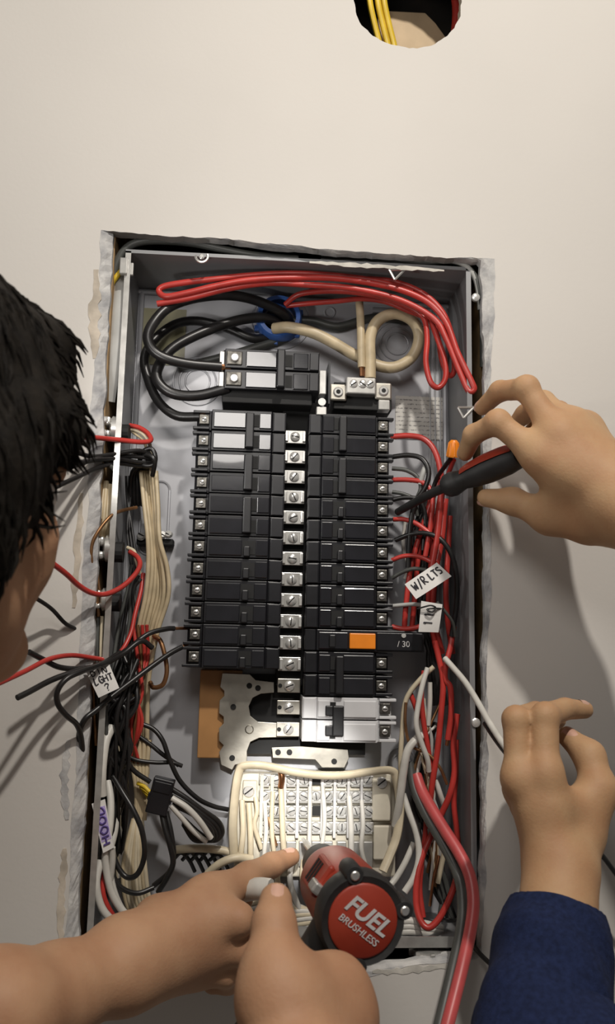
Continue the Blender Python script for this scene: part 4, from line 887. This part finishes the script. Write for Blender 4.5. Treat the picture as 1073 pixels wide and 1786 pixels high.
def nail(parent, tip, frm, normal, wd, ln, lift):
    """curved fingernail on the back of a fingertip"""
    tip, frm = Vector(tip), Vector(frm); d = (tip-frm).normalized(); nn = Vector(normal); nn = (nn-d*nn.dot(d)).normalized(); s_ = d.cross(nn)
    V = []; n1, n2 = 7, 7
    for h in (0, -.0008):
        for j in range(n2+1):
            for i in range(n1+1):
                x = (i/n1*2-1); y = j/n2*2-1; x2 = x*math.sqrt(max(0, 1-.5*y*y*(.5 if y > 0 else 1)))
                V.append(tip+d*(y*ln*.5)+s_*(x2*wd*.5)+nn*(lift-.32*wd*x2*x2-.0012*y*y*(1 if y > 0 else 0)+h))
    k = (n1+1)*(n2+1); f = []
    for j in range(n2):
        for i in range(n1):
            a = j*(n1+1)+i; f += [(a, a+1, a+n1+2, a+n1+1), (k+a, k+a+n1+1, k+a+n1+2, k+a+1)]
    return MB().add(V, f).build('fingernail', 'nail', parent, True)
V3 = lambda q: np.array(P(*q))

# ---------------------------------------------------------------- person in the navy sweatshirt (both hands at right)
b2 = Body()
# upper hand: holds the screwdriver
idx = [V3(q) for q in [(946, 798, -.125), (868, 737, -.112), (826, 758, -.085), (812, 790, -.062)]]
mid = [V3(q) for q in [(975, 762, -.130), (918, 678, -.118), (872, 682, -.085), (842, 711, -.055)]]
rng_ = [V3(q) for q in [(1000, 745, -.120), (948, 700, -.090), (916, 722, -.062), (896, 742, -.050)]]
pky = [V3(q) for q in [(1022, 748, -.105), (975, 716, -.072), (944, 735, -.052), (925, 752, -.046)]]
thb = [V3(q) for q in [(1030, 905, -.120), (960, 900, -.100), (894, 874, -.078), (848, 868, -.062)]]
wr = V3((1100, 890, -.150))
b2.chain(idx, [.0125, .0105, .0092, .0080], .005); b2.chain(mid, [.0125, .0106, .0094, .0080], .005)
b2.chain(rng_, [.0118, .0098, .0088, .0075], .005); b2.chain(pky, [.0105, .0088, .0078, .0068], .005)
b2.chain(thb, [.0190, .0135, .0118, .0088], .008)
for q, r in ((idx[0], .0145), (mid[0], .0145), (rng_[0], .0135), (pky[0], .0125)): b2.cap(wr+(q-wr)*.10, q, .0225, r, .020)
b2.cap(wr+(thb[0]-wr)*.1, thb[0], .023, .0190, .02); b2.cap(thb[1], idx[0]+(wr-idx[0])*.28, .010, .014, .022)
b2.cap(wr, V3((1150, 915, -.175)), .0280, .0275, .02)
el_r = np.array([.50, -.33, .20]); sh_r = np.array([.54, -.56, .08]); ch = np.array([.40, -.68, -.14])
b2.chain([V3((1150, 915, -.175)), V3((1150, 915, -.175))*.5+el_r*.5, el_r, sh_r], [.0290, .040, .042, .050], .02)
# lower hand: fingers bent forward, thumb at right
ix2 = [V3(q) for q in [(950, 1350, -.150), (951, 1250, -.140), (986, 1236, -.115), (1020, 1238, -.098)]]
md2 = [V3(q) for q in [(905, 1358, -.143), (900, 1256, -.134), (935, 1242, -.098), (972, 1256, -.080)]]
rg2 = [V3(q) for q in [(906, 1376, -.122), (908, 1300, -.105), (925, 1290, -.072), (955, 1300, -.060)]]
pk2 = [V3(q) for q in [(916, 1402, -.105), (914, 1345, -.085), (925, 1335, -.060), (938, 1342, -.052)]]
th2 = [V3(q) for q in [(1008, 1455, -.140), (1044, 1375, -.135), (1028, 1318, -.122), (990, 1285, -.105)]]
w2 = V3((980, 1530, -.160)); w2b = V3((972, 1600, -.178))
b2.chain(ix2, [.0118, .0112, .0094, .0078], .002); b2.chain(md2, [.0112, .0108, .0094, .0080], .002)
b2.chain(rg2, [.0118, .0100, .0088, .0076], .005); b2.chain(pk2, [.0108, .0090, .0078, .0068], .005)
b2.chain(th2, [.0185, .0142, .0122, .0090], .008)
for q, r in ((ix2[0], .0122), (md2[0], .0118), (rg2[0], .0115), (pk2[0], .0110)): b2.cap(w2+(q-w2)*.12, q, .0185, r, .012)
b2.cap(w2+(th2[0]-w2)*.1, th2[0], .0195, .0185, .016); b2.cap(th2[1]+(th2[0]-th2[1])*.3, ix2[0]+(w2-ix2[0])*.30, .0105, .012, .016)
for q in (ix2, md2, idx, mid): b2.ell(q[0]+np.array([0, -.003, 0]), (.0125, .0125, .0135), k=.008); b2.ell(q[1]+np.array([0, -.001, .001]), (.0112, .0112, .0112), k=.004)
el_l = w2b+(V3((948, 1790, -.235))-w2b)*2.6; sh_l = np.array([.26, -.64, -.02])
b2.chain([w2, w2b, w2b*.5+el_l*.5, el_l, sh_l], [.0235, .0245, .034, .038, .048], .02)
b2.cap(sh_l, sh_r, .055, .055, .05); b2.cap((sh_l+sh_r)/2, ch, .08, .10, .06)
p2 = link('person', b2.mesh('person', 'skin', .0022)); tag(p2, 'person in a navy sweatshirt at right, one hand turning a screwdriver', 'person')
N_ = Vector((0, -1, 0))
nail(p2, Vector(ix2[3])*.8+Vector(ix2[2])*.2, ix2[2], (0, -.5, 1), .0108, .012, .0088)
nail(p2, Vector(th2[3])*.85+Vector(th2[2])*.15, th2[2], (-.3, -.5, 1), .0130, .014, .0102)
nail(p2, Vector(idx[3]), idx[2], (-1, -.2, .4), .0105, .011, .0081); nail(p2, Vector(mid[3]), mid[2], (-1, -.2, .6), .0105, .011, .0081)
nail(p2, Vector(thb[3]), thb[2], (-.2, .3, -1), .0125, .013, .0090)
# sweatshirt: sleeve with a cuff, torso
def cloth(name, path, rad, parent, m, folds=.004, n=56, sub=12, seed=1, rib=False, inner=.003):
    rr_ = np.random.default_rng(seed); ph = rr_.uniform(0, 6.28, 8); q = catmull(path, sub); kk = len(q)
    ts = [i/(kk-1)*(len(rad)-1) for i in range(kk)]; rs = [np.interp(t, range(len(rad)), rad) for t in ts]
    V = []; u = Vector((1, 0, 0)); T = [(q[min(i+1, kk-1)]-q[max(i-1, 0)]).normalized() for i in range(kk)]
    def ringv(i, dr):
        nonlocal u
        u = (u-T[i]*u.dot(T[i])).normalized(); ww = T[i].cross(u); out = []
        for k in range(n):
            a = 2*PI*k/n; t = i/(kk-1)
            g = folds*(math.sin(3*a+ph[0]+9*t)*math.sin(17*t+ph[1]+2*math.sin(a+ph[2])) + .6*math.sin(26*t+ph[3]+3*math.cos(a+ph[4])))*min(1, 5*t) if not rib else .0006*math.sin(28*a)
            out.append(q[i]+(u*math.cos(a)+ww*math.sin(a))*(rs[i]+dr+g))
        return out
    rings_ = [ringv(2, -inner*2), ringv(0, -inner), ringv(0, -inner*.2)] + [ringv(i, 0) for i in range(1, kk)]
    V = [v for r in rings_ for v in r]; K = len(rings_)
    f = [(i*n+k, i*n+(k+1) % n, (i+1)*n+(k+1) % n, (i+1)*n+k) for i in range(K-1) for k in range(n)]
    return MB().add(V, f).build(name, m, parent, True)
cuff0 = P(971, 1588, -.178)
elv = Vector(el_l)
cloth('cuff', [P(972, 1581, -.176), P(970, 1605, -.180), P(967, 1640, -.186)], [.0345, .0385, .0395], p2, 'navy', rib=True, n=84)
cloth('sleeve', [Vector(w2b).lerp(elv, .04), Vector(w2b).lerp(elv, .12), Vector(w2b).lerp(elv, .25), Vector(w2b).lerp(elv, .40), Vector(w2b).lerp(elv, .7), elv, Vector(sh_l)*.5+elv*.5, Vector(sh_l)], [.0400, .0425, .0430, .0440, .050, .056, .066, .072], p2, 'navy', .0020, seed=4)
cloth('sleeve', [Vector(el_r)*.7+P(1150, 915, -.175)*.3, Vector(el_r), Vector(el_r)*.5+Vector(sh_r)*.5, Vector(sh_r)], [.050, .058, .068, .075], p2, 'navy', .003, seed=5)
sb = Body(); sb.cap(sh_l, sh_r, .078, .078, .06).cap((sh_l+sh_r)/2, ch, .11, .13, .08).cap(P(905, 1800, -.235), P(990, 1850, -.25), .030, .036, .03).cap(P(990, 1850, -.25), (np.array(sh_l)+el_l)/2, .040, .06, .04)
link('sweatshirt', sb.mesh('sweatshirt', 'navy', .005), p2)

# screwdriver in the upper hand
sd = thing('screwdriver', P(840, 845, -.05), 'screwdriver with red and black handle held by the upper right hand', 'screwdriver')
A, B_ = P(776, 850, -.038), P(905, 795, -.095); d = (B_-A).normalized(); Ln = (B_-A).length
prof = [(.0040, -.001), (.0080, .0), (.0105, .004), (.0112, .010), (.0095, .018), (.0088, .022), (.0108, .032), (.0125, Ln*.6), (.0122, Ln*.85), (.0105, Ln), (.006, Ln+.004)]
prof = [(r*1.18, h) for r, h in prof]
MB().lathe([(r*.93, h) for r, h in prof], A, d, 28).build('handle', 'drblk', sd, True)
up = Vector((.2, -.45, 1)); up = (up-d*up.dot(d)).normalized(); sdv = d.cross(up)
V = []; hs = np.linspace(.024, Ln*.98, 14); nn = 9
for h in hs:
    r = np.interp(h, [q[1] for q in prof], [q[0] for q in prof])
    for k in range(nn):
        a = -1.15+2.3*k/(nn-1); V.append(A+d*h+(up*math.cos(a)+sdv*math.sin(a))*r*1.03)
MB().add(V, [(i*nn+k, i*nn+k+1, (i+1)*nn+k+1, (i+1)*nn+k) for i in range(len(hs)-1) for k in range(nn-1)]).build('red_grip', 'drred', sd, True)
MB().tube([A+d*.001, P(752, 861, -.018), P(722, 877, .014), P(694, 893, .046)], [.0050, .0046, .0044, .0040], 12).build('shaft', 'drblk', sd, True)

# ---------------------------------------------------------------- man at left: head, pointing hand and drill hand
b1 = Body()
hc = V3((-176, 722, -.345))
fd = Vector((.36, .90, -.06)).normalized(); hu = Vector((.10, .26, 1)); hu = (hu-fd*hu.dot(fd)).normalized(); hr = fd.cross(hu)
HR = np.array([list(hr), list(fd), list(hu)])                       # rows: right, forward, up
def HL(x, y, z):
    z = z*.9 if z < -.02 else z
    return hc+np.array([x, y+.01, z-.04]) @ HR
def he(c, r, k=.012, sub=False): b1.ell(HL(*c), r, HR, k, sub)
he((0, -.01, .04), (.077, .096, .094)); he((0, .034, -.042), (.060, .062, .078), .02)
for s in (-1, 1):
    b1.cap(HL(s*.050, .0, -.055), HL(s*.012, .070, -.104), .019, .017, .02); b1.cap(HL(s*.040, .058, -.020), HL(s*.036, .064, -.034), .022, .020, .02)
    b1.ell(HL(s*.080, -.010, -.008), (.010, .021, .031), HR, .008); b1.ell(HL(s*.088, -.004, -.006), (.006, .010, .016), HR, .004, True)
    b1.ell(HL(s*.032, .104, .014), (.015, .012, .010), HR, .008, True)
b1.cap(HL(-.036, .088, .030), HL(.036, .088, .030), .010, .010, .012); b1.cap(HL(0, .096, .010), HL(0, .117, -.022), .007, .011, .010)
for s in (-1, 1): b1.cap(HL(s*.011, .106, -.026), HL(s*.012, .104, -.028), .007, .007, .006)
b1.ell(HL(0, .098, -.054), (.024, .011, .008), HR, .006); b1.ell(HL(0, .096, -.066), (.021, .011, .008), HR, .006)
b1.cap(HL(-.010, .088, -.098), HL(.010, .088, -.098), .018, .018, .016)
nk = np.array([-.40, -.44, .18])
b1.cap(HL(0, -.030, -.055), nk, .052, .058, .03)
sl1 = np.array([-.47, -.30, .10]); sr1 = np.array([-.42, -.60, .08]); c1 = np.array([-.56, -.46, -.12])
b1.cap(nk, (sl1+sr1)/2, .058, .075, .05); b1.cap(sl1, sr1, .052, .052, .05); b1.cap((sl1+sr1)/2, c1, .08, .10, .06)
# pointing arm
ip = [V3(q) for q in [(362, 1572, -.055), (432, 1530, -.022), (474, 1509, .006), (508, 1494, .028)]]
mp = [V3(q) for q in [(358, 1606, -.068), (416, 1604, -.080), (406, 1634, -.045), (378, 1640, -.030)]]
rp = [V3(q) for q in [(346, 1648, -.072), (432, 1655, -.068), (440, 1680, -.035), (400, 1690, -.030)]]
pp = [V3(q) for q in [(326, 1684, -.068), (392, 1696, -.060), (398, 1712, -.035), (370, 1716, -.030)]]
tp_ = [V3(q) for q in [(270, 1600, -.060), (330, 1590, -.020), (390, 1580, .000), (425, 1572, .012)]]
w1 = V3((205, 1686, -.115))
b1.chain(ip, [.0165, .0128, .0108, .0088], .006); b1.chain(mp, [.0160, .0130, .0112, .0092], .005); b1.chain(rp, [.0155, .0135, .0115, .0095], .006); b1.chain(pp, [.0130, .0112, .0098, .0085], .006)
b1.chain(tp_, [.0170, .0130, .0112, .0090], .006)
for q, r in ((ip[0], .0175), (mp[0], .0170), (rp[0], .0165), (pp[0], .0145)): b1.cap(w1+(q-w1)*.12, q, .0250, r, .025)
fa = V3((-10, 1772, -.205)); el1 = np.array([-.44, -.27, -.06])
b1.chain([w1, V3((100, 1732, -.155)), fa, el1, sl1], [.0250, .0310, .0390, .042, .050], .02)
# drill hand
td = [V3(q) for q in [(492, 1745, -.270), (474, 1672, -.262), (478, 1612, -.248), (481, 1570, -.232)]]
i_d = [V3(q) for q in [(582, 1728, -.240), (612, 1748, -.190), (590, 1742, -.140), (520, 1735, -.135)]]
m_d = [V3(q) for q in [(596, 1780, -.247), (612, 1800, -.195), (560, 1800, -.150), (470, 1775, -.165)]]
r_d = [V3(q) for q in [(592, 1832, -.256), (595, 1850, -.205), (530, 1845, -.160), (440, 1800, -.178)]]
p_d = [V3(q) for q in [(600, 1880, -.265), (590, 1900, -.220), (510, 1895, -.175), (430, 1850, -.190)]]
wd_ = V3((530, 1960, -.330)); wd0 = V3((525, 1900, -.300))
b1.chain(td, [.0220, .0142, .0130, .0112], .006); b1.ell(td[2], (.0138, .0132, .0120), k=.005)
b1.chain(i_d, [.0150, .0115, .0100, .0088], .006); b1.chain(m_d, [.0145, .0115, .0100, .0090], .006); b1.chain(r_d, [.0140, .0110, .0098, .0086], .006); b1.chain(p_d, [.0125, .0098, .0086, .0076], .006)
for q, r in ((i_d[0], .0165), (m_d[0], .0165), (r_d[0], .0155), (p_d[0], .0145)): b1.cap(wd0, q, .0230, r, .016)
for q in (i_d[0], m_d[0]): b1.ell(q+np.array([.002, -.006, .004]), (.0135, .0125, .0135), k=.008)
b1.cap(wd0, td[0], .0230, .0225, .020); b1.cap(td[0]+(td[1]-td[0])*.35, i_d[0], .0165, .0160, .024); b1.cap(td[0], m_d[0], .018, .017, .02)
er1 = np.array([-.13, -.57, -.12])
b1.chain([wd0, wd_, wd_*.5+er1*.5, er1, sr1], [.0270, .0270, .036, .042, .050], .02)
p1 = link('person', b1.mesh('person', 'skin2', .0022)); tag(p1, 'dark-haired man at left, pointing at the terminals and holding the drill', 'person')
nail(p1, Vector(td[3])*.75+Vector(td[2])*.25, td[2], (0, -1, .25), .0155, .017, .0122)
nail(p1, Vector(ip[3])*.8+Vector(ip[2])*.2, ip[2], (0, -.4, 1), .0120, .013, .0100)
nail(p1, Vector(m_d[3]), m_d[2], (-.6, -1, .4), .0115, .012, .0092)
for s in (-1, 1):
    e = MB(); c = Vector(HL(s*.032, .083, .012)); e.lathe([(.0001, -.0118)]+[(.0118*math.cos(a), .0118*math.sin(a)) for a in np.linspace(-1.4, 1.4, 11)]+[(.0001, .0118)], c, fd, 16)
    eo = e.build('eye', 'eye', p1, True); MB().lathe([(.0055, .0100), (.0052, .0114), (.0001, .0120)], c, fd, 14).build('iris', 'iris', eo, True)
    MB().tube(catmull([HL(s*.018, .098, .032), HL(s*.034, .099, .038), HL(s*.052, .086, .032)], 5), [.0025]*11, 6).build('eyebrow', 'hair', p1, True)
hb = Body()
hb.ell(HL(0, -.016, .050), (.085, .102, .094), HR, .02)
hb.ell(HL(0, .118, -.022), (.100, .075, .080), HR, .010, True)
hb.ell(HL(0, .030, -.125), (.20, .14, .105), HR, .015, True)
hb.ell(HL(.0, .06, .108), (.060, .040, .026), HR, .03)
for s in (-1, 1):
    hb.cap(HL(s*.078, .020, .030), HL(s*.076, .018, -.018), .008, .005, .012)
for s in (-1, 1): hb.cap(HL(s*.072, -.002, .030), HL(s*.071, -.016, -.050), .023, .017, .02); hb.cap(HL(s*.066, -.030, .0), HL(s*.058, -.042, -.090), .030, .020, .02)  # locks over ears and nape added to darken the side of the head
hb.cap(HL(-.05, -.07, -.02), HL(.05, -.07, -.02), .035, .035, .03); hb.cap(HL(-.04, -.062, -.055), HL(.04, -.062, -.055), .030, .030, .02)
for k in range(26):   # tufts of the fringe
    a = random.uniform(-1.2, 1.3); x = .066*math.sin(a); y = .072*math.cos(a); z = .085+random.uniform(-.015, .015)
    hb.cap(HL(x*.9, y*.9, z+.012), HL(x*1.13+.012, y*1.16+.008, z-.030-random.uniform(0, .018)), .010, .0035, .010)
hair = link('hair', hb.mesh('hair', 'hair', .0025), p1)
st = MB(); hme = hair.data; nv = len(hme.vertices); hco = np.zeros(nv*3); hme.vertices.foreach_get('co', hco); hco = hco.reshape(-1, 3)
hno = np.zeros(nv*3); hme.vertices.foreach_get('normal', hno); hno = hno.reshape(-1, 3)
for k in rng.choice(nv, 1500, replace=False):
    q0, nrm = Vector(hco[k]), Vector(hno[k]); loc = HR @ (hco[k]-hc)
    fl = Vector(np.array([.15 if loc[0] > 0 else -.15, .75 if loc[1] > .02 else .15, -.45 if loc[1] > .02 else -.9]) @ HR)+Vector(rng.uniform(-.28, .28, 3))
    fl = (fl-nrm*fl.dot(nrm)*.85).normalized(); ln = rng.uniform(.012, .026)
    q0 = q0-nrm*.0015; st.tube([q0, q0+nrm*.003+fl*ln*.5, q0+nrm*.002+fl*ln], [.0016, .0013, .0003], 4, False)
st.build('hair_strands', 'hair', p1, True)
shb = Body(); shb.cap(sl1, sr1, .078, .078, .06).cap((sl1+sr1)/2, c1, .11, .13, .08).cap(sl1, sl1*.5+el1*.5, .075, .062, .04).cap(sr1, sr1*.5+er1*.5, .075, .062, .04)
M['shirt'] = mat('dark_shirt', (.035, .036, .034), .9, var=.3, scale=200, bump=.4)
link('shirt', shb.mesh('shirt', 'shirt', .006), p1)

# ---------------------------------------------------------------- drill
dr = thing('drill_driver', P(632, 1603, -.20), 'red and black drill with a round red end cap held at the terminal bar', 'drill')
A = P(632, 1604, -.205); Bf = P(576, 1528, -.095); ax = (Bf-A).normalized()
rt = Vector(RM[0][[0, 2, 1]]*np.array([1, 1, -1])); dn = Vector(RM[1][[0, 2, 1]]*np.array([1, 1, -1]))
an = math.radians(38); tx_ = rt*math.cos(an)+dn*math.sin(an); tx_ = (tx_-ax*tx_.dot(ax)).normalized(); ty_ = -(ax.cross(tx_)); ty_ = ty_ if ty_.dot(dn) < 0 else -ty_
hz = (Bf-A).length
MB().lathe([(.024, .004), (.0265, .010), (.0285, .020), (.0295, hz*.5), (.0285, hz*.85), (.024, hz)], A, ax, 40).build('housing', 'drred', dr, True)
MB().lathe([(.0245, -.001), (.0300, -.003), (.0318, .002), (.0318, .016), (.0295, .022), (.026, .022)], A, ax, 8 if False else 32).build('rear_collar', 'drblk', dr, True)
MB().lathe([(.0252, -.0005), (.0250, -.0025), (.0235, -.0035), (.0001, -.0037)], A, ax, 40).build('end_cap', 'drred', dr, True)
for a in (138, 47, 300):
    dd = tx_*math.cos(math.radians(a-0))+ty_*math.sin(math.radians(a-0)); c = A+dd*.0310
    e = MB().lathe([(.0060, -.003), (.0070, -.001), (.0070, .020), (.005, .026)], c, ax, 14).build('screw_boss', 'drblk', dr, True)
    MB().lathe([(.0034, -.0032), (.0034, -.0038), (.0026, -.0045)], c, ax, 12).build('screw', 'zinc', e, True)
mt = Matrix((tx_, ty_, -ax)).transposed().to_4x4(); mt.translation = A-ax*.0040+ty_*.0045
text_mesh('logo_lettering', 'FUEL', .0165, 'mark', dr, mt, .25, bold=.0004)
mt2 = mt.copy(); mt2.translation = A-ax*.0040-ty_*.0068; text_mesh('logo_lettering', 'BRUSHLESS', .0068, 'mark', dr, mt2, .2)
# nose, chuck and bit
N0 = Bf; MB().lathe([(.0245, -.004), (.0225, .004), (.0205, .012), (.0175, .014)], N0, ax, 32).build('nose_cone', 'drblk', dr, True)
MB().lathe([(.0165, .012), (.0175, .016), (.0170, .040), (.0110, .052), (.0060, .056)], N0, ax, 28).build('chuck', 'drblk', dr, True)
MB().lathe([(.0032, .05), (.0032, .115), (.0022, .122), (.0015, .132)], N0, ax, 6).build('bit', 'zinc', dr)
# side plate with selector lever, vents
mS = Matrix((ax, -tx_, ty_)).transposed().to_4x4() ; mS.translation = A
MB().box(.030, .070, .0255, .0310, -.012, .014, mS).build('side_plate', 'drred', dr, bevel=.002)
MB().box(.024, .040, .0270, .0345, -.009, -.001, mS).build('selector_lever', 'zinc', dr, bevel=.0015)
for k in range(3): MB().box(.046+.007*k, .050+.007*k, .0300, .0316, -.008, .010, mS).build('vent_slot', 'cut', dr)
# grip and trigger, battery foot
gd = -ty_; g0 = A+ax*.030; 
MB().tube([g0+gd*.016, g0+gd*.040+ax*.004, g0+gd*.075+ax*.002, g0+gd*.110-ax*.004], [.0225, .0190, .0185, .0200], 20, flat=.85, up=tuple(ax)).build('grip', 'drblk', dr, True)
MB().tube([g0+gd*.034+ax*.022, g0+gd*.055+ax*.020], [.0075, .0065], 12).build('trigger', 'drred', dr, True)
MB().tube([g0+gd*.105, g0+gd*.150], [.027, .028], 20, flat=.8, up=tuple(ax)).build('battery', 'drblk', dr, True, bevel=.002)
